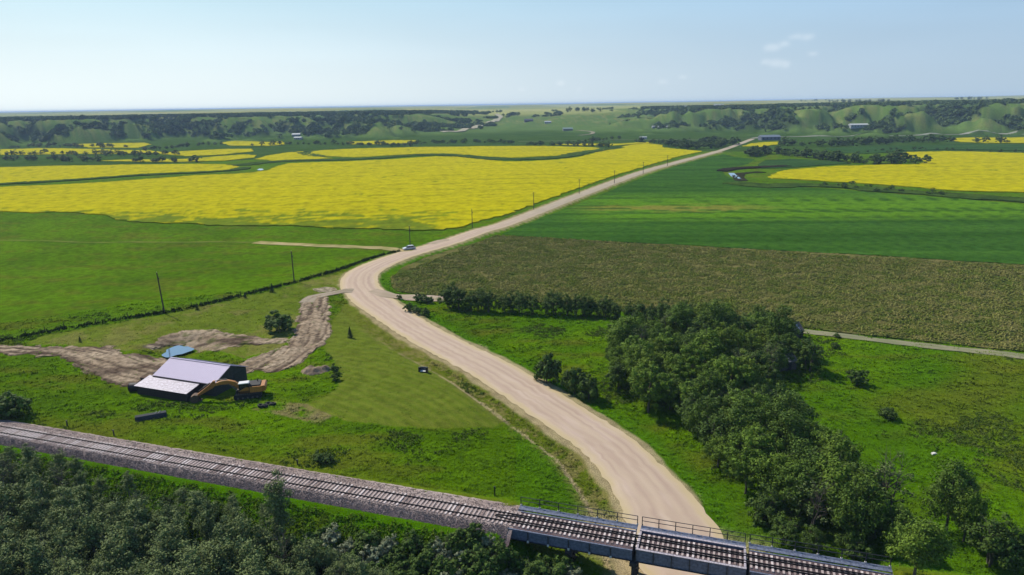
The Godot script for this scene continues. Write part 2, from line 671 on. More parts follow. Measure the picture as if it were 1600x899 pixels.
# a field: the cells of the ground grid inside an outline, lifted to the height of the crop, with its sides
func field(called: String, out: PackedVector2Array, up: float, colour: Callable, mat: Material, wobble := 0.0) -> MeshInstance3D:
	var box := Rect2(out[0], Vector2.ZERO)
	for p in out:
		box = box.expand(p)
	var rmin := 1e9
	var rmax := 0.0
	var amin := 10.0
	var amax := -10.0
	for p in out:
		rmin = minf(rmin, p.length())
		rmax = maxf(rmax, p.length())
		var t := atan2(p.x, p.y)
		amin = minf(amin, t)
		amax = maxf(amax, t)
	rmin *= 0.93
	var ia := PackedInt32Array()
	var ka := PackedInt32Array()
	for i in rows.size():
		if (i + 1 < rows.size() and rows[i + 1] >= rmin) and (i == 0 or rows[i - 1] <= rmax):
			ia.append(i)
	for k in angs.size():
		if k + 1 < angs.size() and angs[k + 1] >= amin and (k == 0 or angs[k - 1] <= amax):
			ka.append(k)
	var sh := Sheet.new()
	var nk := ka.size()
	var inside := PackedByteArray()
	inside.resize(ia.size() * nk)
	var at := PackedInt32Array()
	at.resize(ia.size() * nk)
	at.fill(-1)
	var P := PackedVector2Array()
	P.resize(ia.size() * nk)
	for i in ia.size():
		for k in nk:
			var p := Vector2(sin(angs[ka[k]]), cos(angs[ka[k]])) * rows[ia[i]]
			P[i * nk + k] = p
			inside[i * nk + k] = 1 if box.has_point(p) and Geometry2D.is_point_in_polygon(p, out) else 0
	var add := func(p: Vector2) -> int:
		sh.v.append(Vector3(p.x, hgt(p.x, p.y) + up + (wobble * n_fine.get_noise_2d(p.x * 1.7, p.y * 1.7) if wobble > 0.0 else 0.0), -p.y))
		sh.c.append(colour.call(p))
		return sh.v.size() - 1
	for i in ia.size() - 1:
		for k in nk - 1:
			var q := [i * nk + k, i * nk + k + 1, (i + 1) * nk + k + 1, (i + 1) * nk + k]
			var s: int = inside[q[0]] + inside[q[1]] + inside[q[2]] + inside[q[3]]
			if s == 4:
				var w := []
				for j in 4:
					if at[q[j]] < 0:
						at[q[j]] = add.call(P[q[j]])
					w.append(at[q[j]])
				for j in [0, 1, 2, 0, 2, 3]:
					sh.ix.append(w[j])
			elif s > 0:
				for piece in Geometry2D.intersect_polygons(PackedVector2Array([P[q[0]], P[q[1]], P[q[2]], P[q[3]]]), out):
					var t := Geometry2D.triangulate_polygon(piece)
					var w := []
					for p in piece:
						w.append(add.call(p))
					for j in t:
						sh.ix.append(w[j])
	if sh.v.size() == 0:
		return null
	var o := structure(called, sh.mesh(), mat)
	if up > 0.2:      # the standing edge of the crop
		var e := MB.new()
		for i in out.size():
			var a := out[i]
			var b := out[(i + 1) % out.size()]
			var n := clampi(int(a.distance_to(b) / maxf(2.0, a.length() * 0.012)), 1, 60)
			for k in n:
				var p := a.lerp(b, float(k) / n)
				var q := a.lerp(b, float(k + 1) / n)
				e.col = colour.call(p)
				var hp := hgt(p.x, p.y)
				var hq := hgt(q.x, q.y)
				e.quad(Vector3(p.x, hp - 0.2, -p.y), Vector3(q.x, hq - 0.2, -q.y), Vector3(q.x, hq + up, -q.y), Vector3(p.x, hp + up, -p.y))
		put("crop_edge", e.mesh(), mat, o)
	return o

# a finely meshed patch of bare earth with ruts, on the ground
func patch(called: String, out: PackedVector2Array, cell: float, rise: Callable, colour: Callable, mat: Material) -> MeshInstance3D:
	var box := Rect2(out[0], Vector2.ZERO)
	for p in out:
		box = box.expand(p)
	var nx := int(box.size.x / cell) + 2
	var ny := int(box.size.y / cell) + 2
	var sh := Sheet.new()
	var ins := PackedByteArray()
	ins.resize(nx * ny)
	var at := PackedInt32Array()
	at.resize(nx * ny)
	at.fill(-1)
	var P := func(i: int, k: int) -> Vector2: return box.position + Vector2(i - 0.5, k - 0.5) * cell
	for i in nx:
		for k in ny:
			ins[k * nx + i] = 1 if Geometry2D.is_point_in_polygon(P.call(i, k), out) else 0
	var add := func(p: Vector2, edge: float) -> int:
		sh.v.append(Vector3(p.x, hgt(p.x, p.y) + 0.03 + edge * rise.call(p), -p.y))
		sh.c.append(colour.call(p))
		return sh.v.size() - 1
	for i in nx - 1:
		for k in ny - 1:
			var q := [k * nx + i, k * nx + i + 1, (k + 1) * nx + i + 1, (k + 1) * nx + i]
			var s: int = ins[q[0]] + ins[q[1]] + ins[q[2]] + ins[q[3]]
			if s == 4:
				var w := []
				var PP := [P.call(i, k), P.call(i + 1, k), P.call(i + 1, k + 1), P.call(i, k + 1)]
				for j in 4:
					if at[q[j]] < 0:
						at[q[j]] = add.call(PP[j], 1.0)
					w.append(at[q[j]])
				for j in [0, 1, 2, 0, 2, 3]:
					sh.ix.append(w[j])
			elif s > 0:
				for piece in Geometry2D.intersect_polygons(PackedVector2Array([P.call(i, k), P.call(i + 1, k), P.call(i + 1, k + 1), P.call(i, k + 1)]), out):
					var t := Geometry2D.triangulate_polygon(piece)
					var w := []
					for p in piece:
						w.append(add.call(p, 0.2))
					for j in t:
						sh.ix.append(w[j])
	return structure(called, sh.mesh(), mat)

# ---------------------------------------------------------------- roads
func make_roads() -> void:
	var w := func(i: int) -> Vector2:
		var f := road_pts[i].y
		var x := road_pts[i].x
		var k := 4.4 + 0.6 * sm(150.0, 165.0, f) * sm(215.0, 190.0, f)
		k = lerpf(k, 3.5, sm(190.0, 300.0, f))
		var l := k + 0.3 * n_mid.get_noise_2d(x * 3.0, f * 3.0) + 0.3 * n_fine.get_noise_2d(x, f)
		var r := k + 0.3 * n_mid.get_noise_2d(x * 3.0 + 60.0, f * 3.0) + 0.3 * n_fine.get_noise_2d(x + 40.0, f)
		var rb := rs(x, f).y
		l += 1.6 * sm(26.0, 6.0, absf(rb))
		r += 1.2 * sm(22.0, 4.0, absf(rb))
		return Vector2(r, l)
	var base := C(208, 187, 165, 0.7)
	var edge := C(210, 190, 152, 0.68)
	var track := C(190, 167, 150, 0.7)
	var col := func(i: int, t: float, p: Vector2) -> Color:
		var u := t + 0.03 * n_mid.get_noise_2d(p.x, p.y)
		var c := lc(base, track, 0.5 + 0.6 * n_mid.get_noise_2d(u * 95.0, i * 0.12) + 0.45 * n_fine.get_noise_2d(u * 30.0, i * 0.1) + 0.9 * (exp(-pow((u - 0.22) * 12.0, 2)) + exp(-pow((u - 0.52) * 12.0, 2)) + exp(-pow((u + 0.22) * 12.0, 2)) + exp(-pow((u + 0.52) * 12.0, 2)) - 0.5))
		c = lc(c, edge, sm(0.68, 0.9, absf(u)))
		c = lc(c, C(176, 168, 146, 0.68), 0.75 * sm(230.0, 330.0, p.y))
		return lc(c, C(222, 200, 186, 0.68), 0.35 * sm(0.1, 0.5, n_mid.get_noise_2d(u * 40.0 + 40.0, i * 0.6) + 0.5 * n_mid.get_noise_2d(p.x, p.y)))
	structure("gravel_road", strip(road_pts, road_h, w, 26, 0.14, col, -0.07), M.gravel)

	var lane := func(called: String, px: Array, half: float, c1: Color, c2: Color, up := 0.14, cols := 6) -> void:
		var line := smooth_line(poly(px), maxf(1.2, 0.01 * poly([px[0], px[1]])[0].length()))
		var ww := func(i: int) -> Vector2:
			return Vector2(half, half) * (1.0 + 0.2 * n_mid.get_noise_2d(line[i].x * 1.4, line[i].y * 1.4))
		var cc := func(_i: int, t: float, p: Vector2) -> Color:
			return lc(c1, c2, 0.5 + 0.9 * n_mid.get_noise_2d(p.x * 1.2, p.y * 1.2) + 0.35 * cos(t * 6.5))
		structure(called, strip(line, PackedFloat32Array(), ww, cols, 0.03, cc, up), M.gravel)
	var g1 := C(200, 180, 160)
	var g2 := C(180, 165, 140)
	lane.call("driveway", [552, 455, 520, 459, 490, 465, 478, 474], 2.0, C(190, 175, 155), C(160, 148, 128), 0.16)
	lane.call("farm_lane", [578, 456, 610, 462, 650, 466, 690, 468, 720, 470], 2.6, g1, g2, 0.16)
	lane.call("field_track", [1225, 513, 1260, 519, 1320, 526, 1400, 536, 1500, 547, 1600, 558, 1680, 567], 1.5, C(165, 160, 130), C(135, 140, 105))
	lane.call("pasture_track", [655, 393, 630, 391, 600, 388.5, 550, 386.5, 500, 384.5, 450, 382, 400, 379], 2.3, C(205, 185, 140), C(150, 150, 85))
	lane.call("pasture_trail", [400, 379, 330, 378.5, 260, 379, 180, 379, 90, 377.5, 0, 376, -80, 375], 0.9, C(120, 126, 60, 0.8), C(84, 108, 30, 0.8), 0.12)
	lane.call("field_approach", [676, 382, 690, 377, 702, 376.5], 3.0, g1, g2, 0.15)
	lane.call("valley_road", [1178, 216.5, 1200, 214.5, 1260, 213.5, 1330, 213, 1420, 212, 1500, 210.5, 1600, 208.5, 1660, 207.5], 4.5, C(165, 165, 155), C(150, 155, 140), 0.3)
	lane.call("valley_road", [1176, 217, 1120, 218, 1050, 218.5, 960, 219, 880, 220.5, 810, 221.5], 3.0, C(140, 145, 120), C(120, 130, 100), 0.3)
	lane.call("hill_road", [690, 207, 718, 206, 740, 201, 762, 194, 776, 188, 781, 183, 778, 180, 775, 178.5], 6.5, C(196, 190, 165), C(180, 176, 150), 1.2)
	lane.call("farm_drive", [905, 212, 922, 210, 927, 207, 916, 205, 900, 204], 3.0, C(170, 160, 140), C(150, 150, 120), 0.4)

# ---------------------------------------------------------------- fields and water
func make_fields() -> void:
	var yel := C(190, 183, 0, 0.74)
	var yel2 := C(204, 194, 0, 0.74)
	var ygr := C(96, 124, 30, 0.75)
	var canola := func(p: Vector2) -> Color:
		var row := n_mid.get_noise_2d(p.x * 0.10, p.y * 0.55)
		var b := n_mid.get_noise_2d(p.x, p.y)
		var c := lc(yel, yel2, 0.5 + 0.6 * row + 0.2 * b)
		var tram := fposmod(p.y + 0.06 * p.x + 1.5 * row, 27.0)
		c = lc(c, C(160, 158, 0, 0.72), 0.75 * sm(2.8, 0.4, absf(tram - 13.0)) * sm(-0.4, 0.1, n_mid.get_noise_2d(p.x * 0.03, p.y * 0.1)))
		# thin patches near the pasture edge where the green shows through
		var edge := sm(345.0, 268.0, p.y + 0.12 * p.x + 12.0) * sm(-14.0, -34.0, p.x)
		var green := sm(0.42, 0.75, 1.0 * edge + 0.85 * n_mid.get_noise_2d(p.x * 0.3 + 20.0, p.y * 0.8) + 0.25 * n_fine.get_noise_2d(p.x * 0.3, p.y * 0.7))
		c = lc(c, ygr, 0.85 * green)
		c = lc(c, C(168, 164, 5, 0.72), 0.35 * sm(0.3, 0.6, n_mid.get_noise_2d(p.x * 0.07 + 7.0, p.y * 0.9 + 9.0)))
		return c
	var main := [0, 331, 50, 333, 105, 332, 165, 337, 180, 344, 215, 348, 300, 350, 360, 354, 430, 353, 500, 356, 590, 358, 640, 361, 690, 360, 722, 355, 752, 345.5, 790, 337, 840, 318, 905, 294, 960, 275, 1010, 260, 1060, 245, 1098, 237, 1060, 233.5, 1036, 231, 1034, 227, 1010, 224.5, 985, 227, 968, 231, 935, 238, 905, 246, 870, 250, 830, 252.5, 790, 253, 745, 249, 712, 245.5, 680, 245, 620, 249, 560, 252, 500, 254, 450, 256, 434, 260, 418, 267, 390, 271, 300, 275, 200, 283, 100, 289, 0, 293, -120, 299, -120, 331]
	field("canola_field", rough_edge(poly(main), 3.0, 1.3), 0.4, canola, M.canola, 0.25)
	var others := [
		[-60, 263, 0, 262, 100, 259.5, 200, 258, 300, 257, 352, 257.5, 372, 261, 374, 264, 350, 267.5, 250, 271.5, 150, 278.5, 60, 285, 0, 288, -60, 290],
		[478, 239, 500, 235.5, 560, 232.5, 650, 230.5, 760, 229, 850, 228.5, 930, 231, 945, 234, 905, 240, 870, 244, 800, 247, 745, 244, 700, 240.5, 650, 241, 600, 244, 560, 246.5, 510, 245, 490, 242],
		[398, 249, 420, 243, 450, 238.5, 474, 237, 478, 240, 490, 244.5, 520, 248, 470, 250, 430, 252],
		[0, 234, 60, 232, 130, 233, 180, 234.5, 235, 236, 262, 239, 190, 240.5, 120, 241, 60, 242, 0, 242.5],
		[102, 226, 150, 224.5, 225, 223.5, 236, 226, 215, 231.5, 140, 231],
		[240, 240, 300, 236, 350, 233.5, 392, 233, 396, 237, 350, 242, 290, 244.5],
		[150, 252, 200, 250, 290, 249, 340, 245, 380, 242, 400, 243, 396, 247, 350, 252, 250, 254],
		[345, 223, 400, 221.5, 440, 221, 446, 226, 420, 228.5, 360, 228],
		[540, 222, 600, 220, 650, 219.5, 655, 223, 600, 226, 550, 226],
		[860, 226, 905, 225, 960, 225.2, 1012, 222.5, 1020, 224, 985, 226, 960, 228, 900, 227.6],
		[1200, 277, 1214, 270, 1232, 266, 1300, 261, 1375, 258.2, 1436, 257.5, 1447, 253, 1440, 249.5, 1415, 247, 1392, 244.5, 1396, 241, 1414, 238.6, 1475, 237, 1540, 238, 1600, 240, 1680, 242, 1680, 305, 1600, 302, 1500, 299, 1400, 291, 1325, 286, 1250, 281.5, 1210, 279.5],
		[1478, 217.5, 1510, 215.5, 1600, 214.5, 1660, 214, 1660, 223.5, 1600, 224.3, 1545, 224, 1500, 222],
		[1160, 229, 1175, 224.5, 1198, 222.5, 1216, 222, 1216, 226, 1190, 230],
	]
	for o in others:
		field("canola_field", rough_edge(poly(o), 6.0, 1.6), 0.45, canola, M.canola, 0.25)
	# green crop right of the road, with paler and browner drill rows
	var crop := func(p: Vector2) -> Color:
		var u := p.x * 0.985 - p.y * 0.02
		var v := p.y + 0.055 * p.x
		var row := n_mid.get_noise_2d(u * 0.02, v * 0.5)
		var row2 := n_mid.get_noise_2d(u * 0.012 + 500.0, v * 1.6)
		var c := lc(C(56, 94, 30, 0.82), C(74, 116, 38, 0.82), 0.5 + 1.1 * row + 0.7 * row2)
		var band := sm(268.0, 292.0, v) * sm(378.0, 330.0, v) * sm(10.0, 50.0, p.x)
		c = lc(c, C(100, 144, 30, 0.82), band * sm(-0.45, 0.3, row2 + 0.6 * row + 0.15))
		var tan_ := sm(300.0, 306.0, v) * sm(330.0, 318.0, v) * sm(24.0, 45.0, p.x) * sm(135.0, 85.0, p.x)
		c = lc(c, C(146, 138, 62, 0.84), 0.8 * tan_ * sm(-0.25, 0.2, row2 + n_mid.get_noise_2d(p.x * 0.3, p.y * 0.6)))
		return c
	var green_px := [781, 367, 800, 359, 850, 340, 905, 318.5, 960, 296, 1005, 277.5, 1060, 258.5, 1110, 245.5, 1132, 241, 1150, 246, 1180, 249, 1168, 257, 1140, 262.5, 1128, 267, 1134, 275, 1150, 282.5, 1180, 288.5, 1215, 291, 1300, 296, 1400, 304, 1500, 311, 1600, 320, 1720, 331, 1720, 424, 1600, 414, 1450, 405, 1300, 396, 1150, 388, 1000, 380, 880, 374]
	field("green_crop_field", rough_edge(poly(green_px), 4.0, 0.5), 0.18, crop, M.crop, 0.12)
	var dark_crop := func(p: Vector2) -> Color:
		return lc(C(54, 86, 40, 0.84), C(68, 102, 48, 0.84), 0.5 + n_mid.get_noise_2d(p.x * 0.1, p.y * 0.4))
	for o in [[1196, 251, 1240, 249, 1300, 252, 1330, 256, 1240, 262, 1190, 264, 1184, 258], [1290, 233, 1340, 230, 1400, 228, 1500, 226, 1600, 227, 1680, 227.5, 1680, 237, 1600, 236, 1480, 233.5, 1400, 237, 1350, 241, 1310, 239]]:
		field("green_crop_field", poly(o), 0.4, dark_crop, M.crop)
	# brownish field with tussocks in rows
	var brown := func(p: Vector2) -> Color:
		var u := p.x + 0.12 * p.y
		var v := p.y - 0.10 * p.x
		var row := n_mid.get_noise_2d(u * 0.5, v * 1.5)
		var t := n_fine.get_noise_2d(u * 0.55, v * 1.1)
		var c := lc(C(112, 110, 62, 0.86), C(80, 94, 40, 0.86), sm(-0.25, 0.35, row + 0.7 * t))
		c = lc(c, C(134, 126, 78, 0.86), 0.6 * sm(0.1, 0.5, t - row))
		c = lc(c, C(84, 100, 36, 0.84), 0.6 * sm(0.25, 0.5, n_lo.get_noise_2d(p.x * 0.8, p.y * 0.8)) )
		return c
	var brown_px := [776, 369, 740, 381, 700, 392, 655, 407, 628, 420, 613, 434, 610, 446, 620, 456, 660, 461, 720, 466, 850, 474, 950, 485, 1080, 495, 1180, 504, 1240, 512, 1300, 519, 1400, 530, 1500, 541, 1600, 551, 1700, 561, 1720, 425, 1600, 415, 1450, 406, 1300, 397, 1150, 389, 1000, 381, 880, 375]
	field("stubble_field", rough_edge(poly(brown_px), 3.0, 0.5), 0.22, brown, M.crop, 0.28)
	# creeks: reeds and banks standing along the old channels
	var reeds := func(called: String, px: Array, half: float, up: float, c1: Color, c2: Color) -> void:
		var line := smooth_line(poly(px), 7.0)
		var out := PackedVector2Array()
		var back := PackedVector2Array()
		for i in line.size():
			var nn := (line[mini(i + 1, line.size() - 1)] - line[maxi(i - 1, 0)]).orthogonal().normalized()
			var k := half * (1.0 + 0.5 * n_mid.get_noise_2d(line[i].x * 0.4, line[i].y * 0.4))
			out.append(line[i] + nn * k)
			back.append(line[i] - nn * k * 0.9)
		back.reverse()
		out.append_array(back)
		var cc := func(p: Vector2) -> Color: return lc(c1, c2, 0.5 + n_mid.get_noise_2d(p.x * 0.5, p.y * 0.5))
		field(called, out, up, cc, M.crop, 0.4)
	var d1 := C(84, 108, 40, 0.84)
	var d2 := C(58, 82, 34, 0.84)
	reeds.call("creek_reeds", [-40, 291, 20, 287, 60, 285, 120, 281.5, 180, 277, 250, 272.5, 320, 269.5, 366, 266, 382, 262], 6.0, 0.6, d1, d2)
	reeds.call("creek_reeds", [376, 259, 410, 254.5, 460, 251.5, 520, 250, 580, 248, 630, 244.5, 685, 241.8, 720, 243.8, 760, 247.5, 800, 249.5, 850, 248, 885, 244.5, 908, 239, 935, 235.5, 965, 231], 9.0, 0.6, d1, d2)
	reeds.call("creek_reeds", [466, 238.5, 478, 236.5, 476, 240, 492, 243.5, 505, 244.5], 8.0, 0.5, C(78, 108, 44), d1)
	reeds.call("creek_reeds", [1144, 286, 1200, 291.5, 1240, 290, 1300, 291.5, 1360, 296, 1420, 301, 1500, 307, 1560, 311, 1640, 317], 8.5, 0.55, d1, d2)
	reeds.call("creek_bank", [1128, 268.5, 1140, 265, 1160, 263.2, 1190, 262, 1230, 260], 5.0, 0.7, C(74, 62, 52), C(58, 56, 42))
	reeds.call("creek_bank", [1158, 283, 1153, 277, 1156, 272, 1172, 270, 1190, 269], 3.5, 0.3, C(80, 68, 52), C(60, 72, 40))
	var w1 := MB.new()
	for px in [[1138, 271, 1147, 271, 1151, 274.5, 1159, 280.5, 1150, 280, 1142, 276], [401, 266.2, 405, 264, 410, 264.2, 412, 265.8, 407, 267]]:
		var m := MB.new()
		var pp := PackedVector2Array()
		var pw := poly(px)
		for p in pw:
			pp.append(p)
		var t := Geometry2D.triangulate_polygon(pp)
		for i in range(0, t.size(), 3):
			var q := []
			for j in 3:
				q.append(Vector3(pp[t[i + j]].x, hgt(pp[t[i + j]].x, pp[t[i + j]].y) + 0.3, -pp[t[i + j]].y))
			if (q[1] - q[0]).cross(q[2] - q[0]).y < 0:
				q = [q[0], q[2], q[1]]
			m.tri(q[0], q[1], q[2])
		structure("creek_water", m.mesh(), M.water)
	var pond := MB.new()
	for i in 28:
		var a := TAU * i / 28.0
		var b := TAU * (i + 1) / 28.0
		var ra := 1.0 + 0.16 * sin(a * 3.0 + 1.0) + 0.07 * sin(a * 7.0)
		var rb := 1.0 + 0.16 * sin(b * 3.0 + 1.0) + 0.07 * sin(b * 7.0)
		var o := Vector3(-68.3, nat(-68.0, 130.5) + 0.5, -131.0)
		pond.tri(o, o + Vector3(cos(a) * 2.6 * ra, 0, -sin(a) * 3.2 * ra), o + Vector3(cos(b) * 2.6 * rb, 0, -sin(b) * 3.2 * rb))
	structure("pond_water", pond.mesh(), M.water)

func make_dirt() -> void:
	var light := C(200, 180, 154, 0.8)
	var mid := C(160, 140, 118, 0.8)
	var dark := C(92, 76, 66, 0.8)
	# the track from the road down to the shed: ruts along it
	var axis := smooth_line(poly([512, 458, 500, 466, 496, 478, 492, 492, 486, 506, 482, 520, 476, 536, 462, 552, 444, 566, 420, 580]), 0.8)
	var off := func(line: PackedVector2Array, p: Vector2) -> Vector2:      # (across, along) a line
		var best := 1e9
		var o := Vector2.ZERO
		for i in range(0, line.size() - 1, 2):
			var d := line[i].distance_squared_to(p)
			if d < best:
				best = d
				var t := (line[mini(i + 2, line.size() - 1)] - line[i]).normalized()
				o = Vector2(t.orthogonal().dot(p - line[i]), i * 0.9 + t.dot(p - line[i]))
		return o
	var ruts := func(line: PackedVector2Array, p: Vector2) -> float:      # wheel ruts: long furrows of uneven width
		var o: Vector2 = off.call(line, p)
		return n_mid.get_noise_2d(o.x * 6.5 + 0.8 * n_mid.get_noise_2d(p.x, p.y), o.y * 0.35) + 0.35 * n_fine.get_noise_2d(o.x * 2.2, o.y * 0.3)
	var out1 := rough_edge(poly([482, 466, 470, 478, 466, 492, 463, 508, 460, 524, 448, 540, 425, 549, 400, 556, 380, 566, 372, 576, 385, 584, 400, 578, 420, 584, 440, 580, 462, 574, 478, 562, 492, 549, 506, 538, 517, 520, 514, 502, 516, 480, 513, 465, 500, 462]), 0.7, 0.7)
	var rise1 := func(p: Vector2) -> float:
		return 0.12 + 0.16 * ruts.call(axis, p) + 0.07 * n_fine.get_noise_2d(p.x * 1.4, p.y * 1.4)
	var col1 := func(p: Vector2) -> Color:
		var c := lc(light, mid, 0.5 + 0.8 * n_mid.get_noise_2d(p.x * 1.3, p.y * 1.3))
		return lc(c, dark, 0.8 * sm(-0.02, -0.4, ruts.call(axis, p)))
	patch("dirt_track", out1, 0.35, rise1, col1, M.dirt)
	# the churned yard left of the shed
	var out2 := rough_edge(poly([-60, 541, 0, 541, 40, 541, 90, 542, 140, 541.5, 175, 542, 185, 548, 190, 554, 230, 557, 262, 560, 268, 572, 250, 590, 232, 602, 212, 606, 190, 604, 165, 596, 140, 584, 120, 570, 90, 560, 50, 556, 0, 554, -60, 553]), 0.8, 0.9)
	var axis2 := smooth_line(poly([-80, 546, 0, 547, 60, 549, 110, 553, 150, 561, 190, 574, 225, 584, 255, 588]), 1.0)
	var rise2 := func(p: Vector2) -> float:
		return 0.12 + 0.16 * ruts.call(axis2, p) + 0.08 * n_fine.get_noise_2d(p.x * 1.4, p.y * 1.4)
	var col2 := func(p: Vector2) -> Color:
		var c := lc(light, mid, 0.5 + 0.9 * n_mid.get_noise_2d(p.x * 0.9, p.y * 0.9))
		c = lc(c, dark, 0.85 * sm(0.05, -0.35, ruts.call(axis2, p)))
		return lc(c, dark, 0.6 * sm(0.15, 0.45, n_mid.get_noise_2d(p.x * 0.45 + 70.0, p.y * 0.9)))
	patch("dirt_yard", out2, 0.38, rise2, col2, M.dirt)
	# bare diggings round the pond
	var out3 := rough_edge(poly([222, 543, 240, 534, 258, 524, 280, 518, 310, 516, 345, 519, 380, 524, 410, 528, 452, 531, 450, 537, 410, 538, 370, 541, 340, 548, 318, 552, 300, 547, 288, 541, 268, 541, 252, 547, 236, 548]), 0.7, 0.8)
	var rise3 := func(p: Vector2) -> float: return 0.12 + 0.16 * n_mid.get_noise_2d(p.x * 1.5, p.y * 1.5) + 0.12 * n_fine.get_noise_2d(p.x, p.y)
	var col3 := func(p: Vector2) -> Color:
		var c := lc(light, mid, 0.5 + 0.9 * n_mid.get_noise_2d(p.x * 0.7, p.y * 1.1))
		c = lc(c, dark, 0.85 * sm(0.05, 0.5, n_mid.get_noise_2d(p.x * 0.5 + 15.0, p.y * 1.1)))
		return lc(c, C(110, 120, 62), 0.7 * sm(0.15, 0.4, n_fine.get_noise_2d(p.x * 0.4, p.y * 0.4)))
	patch("diggings", out3, 0.38, rise3, col3, M.dirt)
	var out4 := rough_edge(poly([488, 452, 500, 449.5, 510, 448, 520, 450, 528, 453, 520, 456, 500, 457.5, 490, 456]), 1.2, 0.5)
	patch("gravel_spill", out4, 0.5, rise3, func(p: Vector2) -> Color: return lc(C(225, 212, 185), C(190, 172, 140), 0.5 + n_fine.get_noise_2d(p.x, p.y)), M.dirt)

# ---------------------------------------------------------------- railway
func make_railway() -> void:
	var t := thing("railway_track", "single railway track on pale ballast crossing towards the road bridge", "railway track", rail(0, 0, 0))
	var base := t.transform.affine_inverse()
	# ballast bed
	var sh := Sheet.new()
	var s := -40.0
	var prof := [-4.2, -3.7, -3.3, -2.9, -2.5, -2.1, -1.75, -1.3, -0.6, 0.0, 0.6, 1.3, 1.6, 2.1, 2.7, 3.3, 3.9, 4.2]
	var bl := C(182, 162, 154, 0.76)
	var bd := C(104, 88, 98, 0.8)  # darker stone tone, standing in for shade on the near slope
	var n := 0
	while s < BR0 + 0.6:
		for q: float in prof:
			var e := absf(q)
			var y := -0.205 - maxf(e - 1.65, 0.0) * (0.8 if q < 0 else 0.34)
			var p := rail(s, q)
			var nz := n_fine.get_noise_2d(p.x * 1.3, p.z * 1.3)
			y += (0.05 if e < 1.7 else 0.11) * nz
			if q > 4.0:
				y -= 0.35
			sh.v.append(base * Vector3(p.x, y, p.z))
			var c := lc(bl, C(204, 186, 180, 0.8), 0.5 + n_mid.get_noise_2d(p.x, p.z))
			c = lc(c, bd, 0.8 * sm(-0.45, 0.25, nz) * sm(-1.6, -2.3, q))  # shade of the near slope painted in as a darker speckle
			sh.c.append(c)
		n += 1
		s += 0.4
	for i in n - 1:
		for k in prof.size() - 1:
			var q := i * prof.size() + k
			for j in [0, 1, prof.size(), prof.size(), 1, prof.size() + 1]:
				sh.ix.append(q + j)
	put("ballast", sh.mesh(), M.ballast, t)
	# loose stones over it, past counting
	rng.seed = 88
	var stn := MB.new()
	var oc := [Vector3(1, 0, 0.1), Vector3(-0.9, 0.1, 0), Vector3(0, 0.7, 0), Vector3(0.1, -0.7, 0), Vector3(0, 0.1, 0.8), Vector3(0.1, 0, -0.9)]
	for fc in [[2, 4, 0], [2, 0, 5], [2, 5, 1], [2, 1, 4], [3, 0, 4], [3, 5, 0], [3, 1, 5], [3, 4, 1]]:
		stn.tri(oc[fc[0]], oc[fc[1]], oc[fc[2]])
	var mm := MultiMesh.new()
	mm.transform_format = MultiMesh.TRANSFORM_3D
	mm.use_colors = true
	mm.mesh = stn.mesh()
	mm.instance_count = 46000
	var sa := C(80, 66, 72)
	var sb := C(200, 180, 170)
	for k in mm.instance_count:
		var ss := rng.randf_range(-20.0, BR0)
		var q := rng.randf_range(-3.5, 3.5)
		if rng.randf() < 0.45:
			q = rng.randf_range(-3.4, -1.5)
		var e := absf(q)
		var y := -0.205 - maxf(e - 1.65, 0.0) * (0.8 if q < 0 else 0.34)
		var rr := rng.randf_range(0.035, 0.085) * (1.25 if q < -1.5 else 1.0)
		mm.set_instance_transform(k, base * Transform3D(Basis.from_euler(Vector3(rng.randf() * 6.0, rng.randf() * 6.0, rng.randf() * 6.0)).scaled(Vector3.ONE * rr), rail(ss, q, y + 0.02)))
		mm.set_instance_color(k, sa.lerp(sb, rng.randf() * (0.6 if q < -1.7 else 1.0)))  # stones of the near slope stay darker: its shade painted into their colour
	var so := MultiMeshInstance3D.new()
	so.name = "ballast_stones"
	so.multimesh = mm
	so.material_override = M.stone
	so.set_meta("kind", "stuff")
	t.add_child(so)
	# ties
	var tie := MB.new()
	tie.box(Vector3.ZERO, Vector3(0.23, 0.16, 2.6))
	var tm := tie.mesh()
	var ang := atan2(RD.y, RD.x)
	var mats := [M.tie_a, M.tie_a, M.tie_b, M.tie_a, M.tie_c, M.tie_a, M.tie_b]
	s = -22.0
	rng.seed = 8
	while s < BR1 + 8.0:
		put("tie", tm, mats[rng.randi() % mats.size()], t, base * Transform3D(Basis(Vector3.UP, ang + rng.randf_range(-0.015, 0.015)), rail(s, rng.randf_range(-0.04, 0.04), -0.215 + rng.randf_range(0, 0.02))))
		s += 0.52 + rng.randf_range(-0.02, 0.02)
	for q: float in [-0.7535, 0.7535]:
		var r := MB.new()
		for pr in [[0.074, 0.045, -0.022], [0.02, 0.12, -0.1], [0.15, 0.02, -0.155]]:
			r.bar(base * rail(-45, q, pr[2]), base * rail(BR1 + 30.0, q, pr[2]), pr[0], pr[1])
		put("rail", r.mesh(), M.rail, t)
	for q: float in [-0.4, 0.4]:
		var r := MB.new()
		r.bar(base * rail(77.4, q * 0.25, -0.05), base * rail(79.6, q, -0.05), 0.08, 0.14)
		r.bar(base * rail(79.6, q, -0.05), base * rail(BR1 + 4.0, q, -0.05), 0.08, 0.14)
		put("guard_rail", r.mesh(), M.rail, t)

	# bridge
	var b := thing("railway_bridge", "blue grey plate girder railway bridge with side walkway over the gravel road", "bridge", rail(BR0, 0, -1.0))
	var bb := b.transform.affine_inverse()
	var rot := Basis(Vector3.UP, ang)
	var B := func(s_: float, q_: float, y_: float) -> Vector3: return bb * rail(s_, q_, y_)
	var spans := [[79.5, 93.15, 6, 0], [93.5, 104.45, 6, 1], [104.75, 118.2, 6, 0]]
